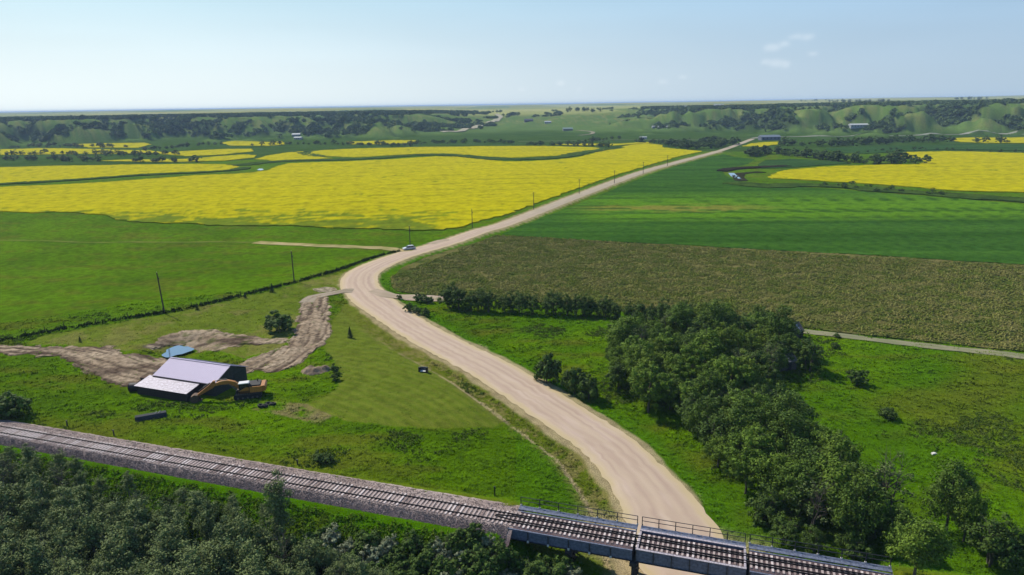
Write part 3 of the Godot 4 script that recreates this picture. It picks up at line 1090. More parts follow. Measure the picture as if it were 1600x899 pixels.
	for sp in spans:
		var s0: float = sp[0]
		var s1: float = sp[1]
		var mid_span: bool = sp[3] == 1
		# deck with ballast
		var dk := MB.new()
		dk.box(B.call((s0 + s1) / 2, 0, -0.75), Vector3(s1 - s0, 0.5, 3.3), rot)
		put("deck", dk.mesh(), M.bridge_dark, b)
		var bs := Sheet.new()
		var nn := int((s1 - s0) / 0.4) + 1
		for i in nn:
			for k in 9:
				var ss := s0 + 0.02 + (s1 - s0 - 0.04) * i / (nn - 1)
				var q := -1.6 + 3.2 * k / 8.0
				var p := rail(ss, q)
				bs.v.append(bb * Vector3(p.x, -0.19 + 0.05 * n_fine.get_noise_2d(p.x * 1.5, p.z * 1.5) - (0.1 if k == 0 or k == 8 else 0.0), p.z))
				bs.c.append(lc(C(150, 130, 132), C(120, 104, 108), 0.5 + n_mid.get_noise_2d(p.x * 2.0, p.z * 2.0)))
		for i in nn - 1:
			for k in 8:
				for j in [0, 1, 9, 9, 1, 10]:
					bs.ix.append(i * 9 + k + j)
		put("deck_ballast", bs.mesh(), M.ballast, b)
		# girder panels on both sides, each between two stiffeners
		var np: int = sp[2]
		for side: int in [-1, 1]:
			var qf := 1.72 * side
			var top := -0.02 if mid_span else -0.28
			for k in np:
				var a := s0 + (s1 - s0) * k / np
				var e := s0 + (s1 - s0) * (k + 1) / np
				var pm := MB.new()
				pm.box(B.call((a + e) / 2, qf, (top - 1.42) / 2), Vector3(e - a - 0.03, top + 1.42, 0.09), rot)
				put("girder_panel", pm.mesh(), M.bridge_blue, b)
				var st := MB.new()
				st.box(B.call(a + 0.02, qf + 0.12 * side, (top - 1.42) / 2), Vector3(0.07, top + 1.4, 0.14), rot)
				put("stiffener", st.mesh(), M.steel_dark, b)
				if not mid_span:
					var br := MB.new()
					br.box(B.call(a + 0.05, qf + 0.24 * side, -1.36), Vector3(0.2, 0.2, 0.16), rot)
					put("bracket", br.mesh(), M.bolt, b)
			var lp := MB.new()
			lp.box(B.call((s0 + s1) / 2, qf, top + 0.03), Vector3(s1 - s0, 0.055, 0.26 if mid_span else 0.16), rot)
			put("girder_flange", lp.mesh(), M.bridge_lip if mid_span else M.bridge_blue, b)
			var bf := MB.new()
			bf.box(B.call((s0 + s1) / 2, qf, -1.46), Vector3(s1 - s0, 0.07, 0.34), rot)
			put("bottom_flange", bf.mesh(), M.bridge_dark, b)
		# cross lips at the joints of the middle span
		if mid_span:
			for ss in [s0 + 0.12, s1 - 0.12]:
				var cl := MB.new()
				cl.box(B.call(ss, 0, -0.11), Vector3(0.2, 0.14, 3.3), rot)
				put("joint_sill", cl.mesh(), M.bridge_lip, b)
		# walkway with its planks and railing on the far side
		var wk := int((s1 - s0) / 0.72)
		for k in wk:
			var a := s0 + (s1 - s0) * k / wk
			var e := s0 + (s1 - s0) * (k + 1) / wk
			var pm := MB.new()
			pm.box(B.call((a + e) / 2, 2.42, -0.2), Vector3(e - a - 0.015, 0.07, 0.85), rot)
			put("walkway_plate", pm.mesh(), M.bridge_blue, b)
		var npost := int(round((s1 - s0) / (1.85 if mid_span else 2.2)))
		for k in npost + 1:
			var a := s0 + 0.08 + (s1 - s0 - 0.16) * k / npost
			var po := MB.new()
			po.box(B.call(a, 2.87, 0.36), Vector3(0.085, 1.1, 0.085), rot)
			put("railing_post", po.mesh(), M.steel_dark, b)
			var ba := MB.new()
			ba.box(B.call(a, 2.5, -0.33), Vector3(0.1, 0.16, 1.6), rot)
			put("walkway_bracket", ba.mesh(), M.steel_dark, b)
			if not mid_span:
				var bo := MB.new()
				bo.box(B.call(a, 2.87, -0.12), Vector3(0.2, 0.1, 0.16), rot)
				put("post_foot", bo.mesh(), M.bolt, b)
		for y: float in [0.9, 0.4]:
			var rl := MB.new()
			rl.tube(B.call(s0 + 0.08, 2.87, y), B.call(s1 - 0.08, 2.87, y), 0.038, 0.038, 6)
			put("handrail", rl.mesh(), M.steel_dark, b)
	# bents
	for ss: float in [86.4, 93.3, 104.6, 111.5]:
		var cap := MB.new()
		cap.box(B.call(ss, 0, -1.72), Vector3(0.75, 0.4, 4.3), rot)
		put("pier_cap", cap.mesh(), M.bridge_dark, b)
		for q: float in [-1.7, -0.6, 0.6, 1.7]:
			var po := MB.new()
			po.tube(B.call(ss, q, -1.9), B.call(ss, q * 1.12, -6.2), 0.2, 0.2, 10)
			put("pier_post", po.mesh(), M.bridge_dark, b)
		for sg: int in [-1, 1]:
			var br := MB.new()
			br.bar(B.call(ss + 0.24, -1.8 * sg, -2.2), B.call(ss + 0.24, 1.9 * sg, -5.0), 0.08, 0.22)
			put("pier_brace", br.mesh(), M.bridge_dark, b)
	for ss: float in [BR0 - 0.35, 118.5]:
		var ab := MB.new()
		ab.box(B.call(ss, 0, -2.3), Vector3(0.6, 3.9, 3.4), rot)
		put("abutment", ab.mesh(), M.bridge_dark, b)
	# line-side posts
	for px in [[773, 775, 1.3], [178, 681, 0.9], [105, 666, 0.9], [465, 727, 0.8], [918, 776, 0.9]]:
		var p := gp(px[0], px[1])
		var po := MB.new()
		po.box(Vector3(0, px[2] * 0.5 - 0.1, 0), Vector3(0.14, px[2] + 0.2, 0.14))
		po.box(Vector3(0, px[2] - 0.02, 0), Vector3(0.2, 0.07, 0.2))
		if px[0] != 918:
			tag(put("marker_post", po.mesh(), M.steel_dark, self, Transform3D(Basis.IDENTITY, p)), "short dark marker post in the grass beside the railway" if px[0] != 773 else "taller black marker post in grass near the bridge railing", "post", "railway marker posts" if px[0] != 773 else "")

# ---------------------------------------------------------------- shed and machines
func make_shed() -> void:
	var o := Vector2(-63.7, 107.2)
	var u := Vector2(0.9397, -0.3420)
	var g := hgt(-57.0, 109.0)
	var ang := atan2(u.y, u.x)
	var t := thing("farm_shed", "dark walled metal shed with lilac ribbed roof and lower lean-to beside the excavator", "shed", Vector3(o.x, g, -o.y), ang)
	# local: x along the front, z = -(depth)
	var wall := worn(C(66, 72, 70, 0.6), 0.8, 0.1, 0.4)
	var roof := paint(C(214, 210, 246, 0.34), 0.64, 0.6)
	var roof_l := worn(C(226, 224, 250, 0.3), 0.56, 0.5, 0.3)
	var dark := worn(C(62, 50, 44, 0.6), 0.95, 0.0, 0.5)
	var x0 := 1.2
	var x1 := 13.7
	var z0 := -3.1
	var z1 := -10.8
	var zr := -6.95
	var he := 2.5
	var hr := 4.1
	# walls in sheets
	var sheet := func(called: String, a: Vector3, b: Vector3, ha0: float, ha1: float, n: int, m: Material) -> void:
		for k in n:
			var p := a.lerp(b, float(k) / n)
			var q := a.lerp(b, float(k + 1) / n)
			var hp := lerpf(ha0, ha1, float(k) / n)
			var hq := lerpf(ha0, ha1, float(k + 1) / n)
			var d := (q - p).normalized()
			var nn := d.cross(Vector3.UP) * 0.04
			var e := d * 0.012
			var mb := MB.new()
			var off := Vector3(0, -0.3, 0)
			var A := [p + e + off - nn, q - e + off - nn, q - e + Vector3(0, hq, 0) - nn, p + e + Vector3(0, hp, 0) - nn]
			var Bq := [p + e + off + nn, q - e + off + nn, q - e + Vector3(0, hq, 0) + nn, p + e + Vector3(0, hp, 0) + nn]
			mb.quad(Bq[0], Bq[1], Bq[2], Bq[3])
			mb.quad(A[1], A[0], A[3], A[2])
			for j in 4:
				mb.quad(Bq[(j + 1) % 4], Bq[j], A[j], A[(j + 1) % 4])
			put(called, mb.mesh(), m, t)
	sheet.call("wall_panel", Vector3(x0, 0, z0), Vector3(x1, 0, z0), he, he, 10, wall)
	sheet.call("wall_panel", Vector3(x1, 0, z1), Vector3(x0, 0, z1), he, he, 10, wall)
	for x: float in [x0, x1]:
		sheet.call("gable_panel", Vector3(x, 0, z0), Vector3(x, 0, zr), he, hr, 4, wall)
		sheet.call("gable_panel", Vector3(x, 0, zr), Vector3(x, 0, z1), hr, he, 4, wall)
	var door := MB.new()
	door.box(Vector3(x1 + 0.07, 1.15, -8.9), Vector3(0.06, 2.3, 2.6))
	put("door", door.mesh(), worn(C(58, 66, 62, 0.6), 0.8, 0.1, 0.4), t)
	# lean-to
	var l1 := 11.0
	sheet.call("lean_to_wall", Vector3(0.1, 0, 0), Vector3(l1, 0, 0), 1.62, 1.62, 9, dark)
	sheet.call("lean_to_wall", Vector3(0.1, 0, 0), Vector3(0.1, 0, z0), 1.62, 2.2, 3, dark)
	sheet.call("lean_to_wall", Vector3(l1, 0, 0), Vector3(l1, 0, z0), 1.62, 2.2, 3, dark)
	# ribbed roof sheets
	var pitch := func(called: String, xa: float, xb: float, n: int, za: float, ya: float, zb: float, yb: float, m: Material, rib: float) -> void:
		for k in n:
			var a := xa + (xb - xa) * k / n
			var b := xa + (xb - xa) * (k + 1) / n
			var mb := MB.new()
			var nn := Vector3(0, za - zb, -(ya - yb)).normalized()
			if nn.y < 0:
				nn = -nn
			var lift := 0.004 * (k % 2)
			var P := func(x: float, zz: float, yy: float, up: float) -> Vector3: return Vector3(x, yy, zz) + nn * (up + lift)
			mb.box((P.call(a, za, ya, 0.0) + P.call(b, zb, yb, 0.0)) * 0.5, Vector3(b - a - 0.004, 0.03, Vector2(za - zb, ya - yb).length()), Basis(Vector3.RIGHT, nn, Vector3.RIGHT.cross(nn)))
			for j in 3:
				var x := a + (b - a) * (0.5 + j) / 3.0
				var p: Vector3 = P.call(x, za, ya, 0.015 + rib * 0.5)
				var q: Vector3 = P.call(x, zb, yb, 0.015 + rib * 0.5)
				mb.bar(p, q, 0.07, rib, nn)
			put(called, mb.mesh(), m, t)
	var ov := 0.3
	var dy := (hr - he) / (z0 - zr) * ov
	pitch.call("roof_panel", x0 - 0.35, x1 + 0.35, 14, z0 + ov, he - dy + 0.05, zr, hr + 0.05, roof, 0.05)
	pitch.call("roof_panel", x0 - 0.35, x1 + 0.35, 14, z1 - ov, he - dy + 0.05, zr, hr + 0.05, roof, 0.05)
	pitch.call("lean_to_roof_panel", -0.15, l1 + 0.1, 10, 0.3, 1.62, z0 + 0.06, 2.24, roof_l, 0.03)
	var cap := MB.new()
	cap.box(Vector3((x0 + x1) * 0.5, hr + 0.11, zr), Vector3(x1 - x0 + 0.7, 0.05, 0.3))
	put("ridge_cap", cap.mesh(), roof, t)
	var gut := MB.new()
	gut.box(Vector3((x0 + x1) * 0.5, he - dy - 0.06, z0 + ov + 0.06), Vector3(x1 - x0 + 0.6, 0.14, 0.1))
	put("eave_trim", gut.mesh(), paint(C(40, 38, 44, 0.6), 0.7), t)

	var W := func(a: float, b: float) -> Vector3:     # shed frame -> world ground
		var p := o + u * a + Vector2(-u.y, u.x) * b
		return Vector3(p.x, hgt(p.x, p.y), -p.y)
	make_excavator(W.call(19.2, 4.8), ang)
	# round tank
	var tk := thing("storage_drum", "black round drum lying at the lean-to corner", "drum", W.call(-1.7, 0.9), ang)
	var b1 := MB.new()
	b1.tube(Vector3(-0.5, 0.72, 0.25), Vector3(0.5, 0.72, -0.25), 0.72, 0.72, 20)
	put("shell", b1.mesh(), paint(C(38, 36, 36, 0.6), 0.7), tk)
	for s: float in [-0.52, 0.52]:
		var rim := MB.new()
		rim.tube(Vector3(s, 0.72, -s * 0.5), Vector3(s * 1.12, 0.72, -s * 0.56), 0.76, 0.76, 20)
		put("rim", rim.mesh(), paint(C(58, 48, 42, 0.6), 0.8), tk)
	# rusty implements on the far left side of the shed
	var rust := worn(C(104, 70, 52, 0.6), 0.9, 0.2, 0.8)
	var steel := worn(C(70, 66, 70, 0.6), 0.8, 0.2, 0.8)
	for d in [[-1.7, 3.6, 0.3, "rusty farm implement with raised beams at the shed's lean-to end"], [-1.5, 6.2, 1.1, "rusty cultivator frame standing along the shed gable"], [-0.8, 9.0, 0.7, "dark rusty loader frame by the far shed corner"]]:
		var im := thing("farm_implement", d[3], "implement", W.call(d[0], d[1]), ang + d[2])
		var fr := MB.new()
		fr.bar(Vector3(-1.2, 0.7, 0.3), Vector3(1.2, 0.7, 0.3), 0.14, 0.18)
		fr.bar(Vector3(-1.2, 0.7, -0.4), Vector3(1.2, 0.9, -0.4), 0.14, 0.18)
		for k in 4:
			fr.bar(Vector3(-1.1 + 0.72 * k, 0.72, 0.4), Vector3(-1.1 + 0.72 * k, 0.8, -0.5), 0.1, 0.12)
		put("frame", fr.mesh(), rust, im)
		for k in 5:
			var tn := MB.new()
			tn.bar(Vector3(-1.0 + 0.5 * k, 0.7, 0.3), Vector3(-1.0 + 0.5 * k, 0.05, 0.5), 0.07, 0.07, Vector3.RIGHT)
			put("tine", tn.mesh(), steel, im)
		var hp := MB.new()
		hp.prism(PackedVector2Array([Vector2(-0.7, 0), Vector2(0.7, 0), Vector2(0.9, 0.7), Vector2(-0.9, 0.7)]), 0.7, Transform3D(Basis.IDENTITY, Vector3(0, 0.85, 0)))
		put("hopper", hp.mesh(), steel if d[2] > 0.6 else rust, im)
		for s: float in [-1.0, 1.0]:
			var wh := MB.new()
			wh.tube(Vector3(s * 1.25, 0.42, -0.2), Vector3(s * 1.45, 0.42, -0.2), 0.42, 0.42, 14)
			put("wheel", wh.mesh(), paint(C(34, 32, 32, 0.6), 0.9), im)
	# dark slab lying in the grass
	var sl := thing("concrete_barrier", "long dark weathered block lying in the grass in front of the lean-to", "block", gp(236, 654), 0.42)
	var sb := MB.new()
	sb.prism(PackedVector2Array([Vector2(-0.75, -0.1), Vector2(0.75, -0.1), Vector2(0.62, 0.45), Vector2(0.42, 0.75), Vector2(-0.42, 0.75), Vector2(-0.62, 0.45)]), 4.3, Transform3D(Basis(Vector3.UP, PI / 2), Vector3.ZERO))
	put("block", sb.mesh(), worn(C(64, 70, 80, 0.45), 0.95, 0.0, 0.6), sl)
	for k in 2:
		var lf := MB.new()
		lf.bar(Vector3(0.6 + 0.5 * k, 0.72, 0), Vector3(0.9 + 0.5 * k, 1.05, 0.1), 0.07, 0.07, Vector3.BACK)
		put("lifting_loop", lf.mesh(), M.bolt, sl)
	# old tyres
	rng.seed = 5
	var heap := thing("tyre_heap", "heap of black worn tyres in the grass by the excavator's tracks", "tyre heap", gp(417, 634))
	var hx := heap.transform.affine_inverse()
	for k in 4:
		var p := gp(408 + 6.0 * k, 636 - 1.3 * k + (k % 2))
		var ty := Node3D.new()
		ty.name = "tyre"
		heap.add_child(ty, true)
		ty.transform = hx * Transform3D(Basis(Vector3.UP, rng.randf() * 3.0), p)
		var tr := TorusMesh.new()
		tr.inner_radius = 0.26
		tr.outer_radius = 0.55
		tr.rings = 20
		tr.ring_segments = 10
		put("tread", tr, paint(C(44, 46, 44, 0.6), 0.95), ty, Transform3D(Basis(Vector3.RIGHT, 0.12).scaled(Vector3(1, 1.5, 1)), Vector3(0, 0.2, 0)))
		var inn := MB.new()
		inn.tube(Vector3(0, 0.06, 0), Vector3(0, 0.14, 0), 0.28, 0.28, 14)
		put("rim", inn.mesh(), rust, ty)
	# black box with a pale step on the lawn
	var bx := thing("black_bin", "small black open bin with pale front ledge standing alone on the mown lawn", "bin", gp(661.5, 581.5), -0.12)
	var sd := paint(C(30, 31, 34, 0.6), 0.5)
	for s: float in [-1, 1]:
		var mb := MB.new()
		mb.prism(PackedVector2Array([Vector2(-0.5, -0.1), Vector2(0.5, -0.1), Vector2(0.42, 0.85), Vector2(-0.45, 1.05)]), 0.28, Transform3D(Basis(Vector3.UP, PI / 2), Vector3(0.68 * s, 0, 0)))
		put("side", mb.mesh(), sd, bx)
	var bk := MB.new()
	bk.box(Vector3(0, 0.5, -0.36), Vector3(1.1, 0.75, 0.12))
	put("back", bk.mesh(), paint(C(84, 86, 94, 0.6), 0.5), bx)
	var lg := MB.new()
	lg.box(Vector3(0, 0.24, 0.05), Vector3(1.08, 0.08, 0.7))
	put("ledge", lg.mesh(), paint(C(235, 238, 235, 0.66), 0.5), bx)
	var ft := MB.new()
	ft.box(Vector3(0, 0.1, 0.42), Vector3(1.1, 0.22, 0.1))
	put("front", ft.mesh(), sd, bx)
	# mounds of dug earth
	for d in [[489, 581, 2.1, 1.5, "sandy heap of dug earth beside a green bush on the lawn edge"], [505, 578, 1.5, 1.1, "smaller clod of sandy earth next to the dug heap"]]:
		var p := gp(d[0], d[1])
		var mb := Sheet.new()
		for i in 13:
			for k in 13:
				var a := Vector2(i - 6, k - 6) / 6.0
				var rr := a.length()
				var hh: float = d[3] * maxf(0.0, 1.0 - rr * rr) * (0.75 + 0.6 * n_fine.get_noise_2d(p.x + a.x * 2.0, p.z + a.y * 2.0)) - 0.15
				mb.v.append(Vector3(a.x * d[2] * 1.2, hh, a.y * d[2]))
				mb.c.append(lc(C(205, 184, 158), C(160, 138, 118), 0.5 + n_fine.get_noise_2d(a.x * 4.0 + p.x, a.y * 4.0)))
		for i in 12:
			for k in 12:
				for j in [0, 1, 13, 13, 1, 14]:
					mb.ix.append(i * 13 + k + j)
		tag(put("earth_mound", mb.mesh(), M.dirt, self, Transform3D(Basis.IDENTITY, p)), d[4], "earth mound")

func make_excavator(at: Vector3, shed_ang: float) -> void:
	var dirv := Vector2(-6.65, -4.45).normalized()      # in the shed frame: along, away
	var ang := shed_ang + atan2(dirv.y, dirv.x)
	var t := thing("excavator", "orange tracked excavator with its arm folded down in front of the shed gable", "excavator", at, ang)
	# local +x is forward (the arm), +y up, z to its right
	var orange := worn(C(220, 146, 58, 0.6), 0.5, 0.0, 0.6)
	var orange2 := worn(C(206, 132, 52, 0.6), 0.5, 0.0, 0.6)
	var black := paint(C(36, 36, 38, 0.6), 0.8)
	var steel := paint(C(120, 112, 104, 0.6), 0.5, 0.5)
	var white := paint(C(228, 228, 226, 0.66), 0.4)
	var glass := paint(C(30, 38, 48, 0.6), 0.08)
	for s: float in [-1, 1]:
		var tr := MB.new()
		var pr := PackedVector2Array()
		for i in 9:
			var a := PI / 2 + PI * i / 8.0
			pr.append(Vector2(-1.75 + 0.46 * cos(a), 0.46 + 0.46 * sin(a)))
		for i in 9:
			var a := -PI / 2 + PI * i / 8.0
			pr.append(Vector2(1.75 + 0.46 * cos(a), 0.46 + 0.46 * sin(a)))
		tr.prism(pr, 0.6, Transform3D(Basis.IDENTITY, Vector3(0, 0, 1.15 * s)))
		var track := put("track", tr.mesh(), black, t)
		for k in 13:
			for y: float in [0.94, -0.02]:
				var pd := MB.new()
				pd.box(Vector3(-1.74 + 0.29 * k, y, 1.15 * s), Vector3(0.2, 0.06, 0.64))
				put("track_pad", pd.mesh(), steel, track)
		for k in 5:
			var wl := MB.new()
			wl.tube(Vector3(-1.5 + 0.75 * k, 0.3, 1.4 * s), Vector3(-1.5 + 0.75 * k, 0.3, 1.5 * s), 0.17, 0.17, 10)
			put("roller", wl.mesh(), steel, track)
	var un := MB.new()
	un.box(Vector3(0, 0.62, 0), Vector3(2.0, 0.5, 1.7))
	un.tube(Vector3(0, 0.85, 0), Vector3(0, 1.08, 0), 0.7, 0.7, 18)
	put("undercarriage", un.mesh(), black, t)
	var bd := MB.new()
	bd.prism(PackedVector2Array([Vector2(-2.3, 1.08), Vector2(1.3, 1.08), Vector2(1.3, 1.5), Vector2(0.2, 2.05), Vector2(-2.3, 2.05)]), 2.6, Transform3D.IDENTITY)
	var body := put("body", bd.mesh(), orange, t)
	var hd := MB.new()
	hd.box(Vector3(-1.1, 2.15, 0.1), Vector3(1.9, 0.2, 2.2))
	put("engine_cover", hd.mesh(), black, body)
	for k in 4:
		var vt := MB.new()
		vt.box(Vector3(-1.7 + 0.35 * k, 1.6, 1.31), Vector3(0.2, 0.5, 0.03))
		put("vent", vt.mesh(), black, body)
	var cw := MB.new()
	cw.prism(PackedVector2Array([Vector2(-2.9, 1.2), Vector2(-2.25, 1.1), Vector2(-2.25, 2.1), Vector2(-2.75, 2.1), Vector2(-2.95, 1.8)]), 2.55, Transform3D.IDENTITY)
	put("counterweight", cw.mesh(), orange2, t)
	var ex := MB.new()
	ex.tube(Vector3(-1.5, 2.2, 0.7), Vector3(-1.5, 2.65, 0.7), 0.07, 0.07, 8)
	put("exhaust", ex.mesh(), black, t)
	# cab with posts, glass and white roof
	var cb := MB.new()
	for x: float in [-0.35, 1.25]:
		for z: float in [-1.28, -0.32]:
			cb.bar(Vector3(x, 1.1, z), Vector3(x - (0.12 if x > 0 else 0.0), 2.75, z), 0.09, 0.09, Vector3.RIGHT)
	cb.box(Vector3(0.45, 1.3, -0.8), Vector3(1.6, 0.42, 1.0))
	var cab := put("cab", cb.mesh(), black, t)
	var gl := MB.new()
	gl.box(Vector3(0.42, 2.12, -0.8), Vector3(1.5, 1.2, 0.94))
	put("glazing", gl.mesh(), glass, cab)
	var rf := MB.new()
	rf.prism(PackedVector2Array([Vector2(-0.45, 2.72), Vector2(1.3, 2.72), Vector2(1.2, 2.84), Vector2(-0.35, 2.86)]), 1.1, Transform3D(Basis.IDENTITY, Vector3(0, 0, -0.8)))
	put("roof", rf.mesh(), white, cab)
	# boom, stick, bucket and rams
	var off := Transform3D(Basis.IDENTITY, Vector3(0, 0, 0.25))
	var bm := MB.new()
	bm.prism(PackedVector2Array([Vector2(0.9, 1.35), Vector2(1.35, 1.25), Vector2(2.1, 2.0), Vector2(2.9, 2.45), Vector2(4.0, 2.5), Vector2(5.3, 2.3), Vector2(5.45, 2.62), Vector2(4.2, 3.02), Vector2(2.9, 3.1), Vector2(1.9, 2.75), Vector2(1.2, 2.05)]), 0.5, off)
	var boom := put("boom", bm.mesh(), orange, t)
	for z: float in [-0.12, 0.62]:
		var rm := MB.new()
		rm.tube(Vector3(1.7, 1.35, z), Vector3(2.5, 2.1, z), 0.11, 0.11, 10)
		rm.tube(Vector3(2.5, 2.1, z), Vector3(3.0, 2.6, z), 0.06, 0.06, 8)
		put("boom_ram", rm.mesh(), steel, boom)
	var rm2 := MB.new()
	rm2.tube(Vector3(3.1, 3.25, 0.25), Vector3(4.4, 3.25, 0.25), 0.1, 0.1, 10)
	rm2.tube(Vector3(4.4, 3.25, 0.25), Vector3(5.15, 3.15, 0.25), 0.055, 0.055, 8)
	put("stick_ram", rm2.mesh(), steel, boom)
	var sk := MB.new()
	sk.prism(PackedVector2Array([Vector2(4.95, 3.25), Vector2(5.35, 3.2), Vector2(5.75, 2.7), Vector2(8.05, 1.05), Vector2(7.85, 0.8), Vector2(5.25, 2.1), Vector2(5.0, 2.55)]), 0.4, off)
	var stick := put("stick", sk.mesh(), orange2, t)
	var rm3 := MB.new()
	rm3.tube(Vector3(5.7, 2.95, 0.25), Vector3(6.9, 2.2, 0.25), 0.1, 0.1, 10)
	rm3.tube(Vector3(6.9, 2.2, 0.25), Vector3(7.6, 1.7, 0.25), 0.05, 0.05, 8)
	put("bucket_ram", rm3.mesh(), steel, stick)
	var bu := MB.new()
	var bp := PackedVector2Array([Vector2(7.75, 1.15), Vector2(8.35, 1.25), Vector2(8.85, 0.95), Vector2(9.05, 0.45), Vector2(8.8, 0.02), Vector2(8.2, -0.12), Vector2(7.55, 0.1), Vector2(7.6, 0.2), Vector2(8.2, 0.06), Vector2(8.7, 0.2), Vector2(8.85, 0.5), Vector2(8.65, 0.85), Vector2(8.25, 1.05), Vector2(7.8, 1.0)])
	bu.prism(bp, 1.15, off)
	for s: float in [-1, 1]:
		bu.prism(PackedVector2Array([Vector2(7.75, 1.12), Vector2(8.35, 1.2), Vector2(8.95, 0.5), Vector2(8.75, 0.05), Vector2(7.6, 0.12)]), 0.05, Transform3D(Basis.IDENTITY, Vector3(0, 0, 0.25 + 0.55 * s)))
	var bucket := put("bucket", bu.mesh(), worn(C(120, 96, 78, 0.6), 0.7, 0.3, 0.8), t)
	for k in 5:
		var th := MB.new()
		th.box(Vector3(7.45, 0.1, -0.22 + 0.235 * k), Vector3(0.3, 0.07, 0.09))
		put("tooth", th.mesh(), steel, bucket)

# ---------------------------------------------------------------- poles, fence, car, far buildings
func make_poles() -> void:
	var wood := worn(C(92, 84, 76, 0.5), 0.95, 0.0, 0.8)
	var d := [[257, 490, 10.0, 0, "bare wooden utility pole leaning over the pasture fence"], [459.5, 440, 8.6, 0, "slim utility pole on the pasture fence line short of the bend"], [641, 386, 7.4, 0, "utility pole standing right behind the parked car"], [738, 356.5, 7.6, 0, ""], [834, 327.5, 8.0, 1, ""], [905, 303.5, 8.0, 1, ""], [960, 287, 8.0, 1, ""], [1005, 271.5, 8.0, 1, ""], [1043, 259.5, 8.0, 1, ""]]
	for q in d:
		var g := gp(q[0], q[1])
		var h: float = q[2]
		var lab: String = q[4]
		var t := thing("utility_pole", lab if lab != "" else ("utility pole with crossarm on the canola side of the straight gravel road" if q[3] else "utility pole without crossarm at the near corner of the canola field"), "utility pole", g, 0.55, "power poles along the road" if lab == "" and q[3] else "")
		var top := Vector3(-0.35 if q[0] == 257 else 0.0, h, 0)
		var p := MB.new()
		p.tube(Vector3(0, -0.5, 0), top, 0.17, 0.12, 8)
		put("pole", p.mesh(), wood, t)
		var ins := [Vector3(0.0, h + 0.1, 0)]
		if q[3]:
			var c := MB.new()
			c.box(Vector3(0, h - 0.5, 0.14), Vector3(2.4, 0.14, 0.12))
			put("crossarm", c.mesh(), wood, t)
			ins = [Vector3(-1.1, h - 0.35, 0.14), Vector3(0, h + 0.1, 0), Vector3(1.1, h - 0.35, 0.14)]
		else:
			var c := MB.new()
			c.box(top + Vector3(0.12, -1.4, 0.1), Vector3(0.28, 0.4, 0.24))
			put("bracket", c.mesh(), M.steel_dark, t)
			ins = [top + Vector3(0, 0.1, 0)]
		for v in ins:
			var k := MB.new()
			k.tube(v - Vector3(0, 0.1, 0), v + Vector3(0, 0.1, 0), 0.05, 0.035, 6)
			put("insulator", k.mesh(), M.bolt, t)

func make_fence() -> void:
	var px := [-30, 541, 0, 534, 40, 526, 70, 520.5, 100, 514.5, 150, 507, 200, 498, 255, 490, 300, 481, 350, 469.5, 400, 457, 440, 447, 470, 439.5, 510, 428, 540, 419, 570, 408, 600, 399, 624, 393]
	var line := smooth_line(poly(px), 3.6)
	var g0 := line[line.size() / 2]
	var t := thing("pasture_fence", "post and wire fence with dark uncut grass running up to the road bend", "fence", Vector3(g0.x, hgt(g0.x, g0.y), -g0.y))
	var inv := t.transform.affine_inverse()
	var wood := worn(C(74, 66, 58, 0.5), 0.95, 0.0, 0.8)
	rng.seed = 77
	var tops := []
	for p in line:
		var h := rng.randf_range(1.15, 1.45)
		var b := Vector3(p.x, hgt(p.x, p.y), -p.y)
		var m := MB.new()
		m.tube(Vector3(0, -0.3, 0), Vector3(rng.randf_range(-0.1, 0.1), h, rng.randf_range(-0.06, 0.06)), 0.075, 0.065, 6)
		put("post", m.mesh(), wood, t, inv * Transform3D(Basis.IDENTITY, b))
		tops.append(b)
	for y: float in [0.45, 0.8, 1.1]:
		var m := MB.new()
		for i in tops.size() - 1:
			m.tube(inv * (tops[i] + Vector3(0, y, 0)), inv * (tops[i + 1] + Vector3(0, y, 0)), 0.012, 0.012, 3, false)
		put("wire", m.mesh(), M.steel_dark, t)
	polys.fence_line = line

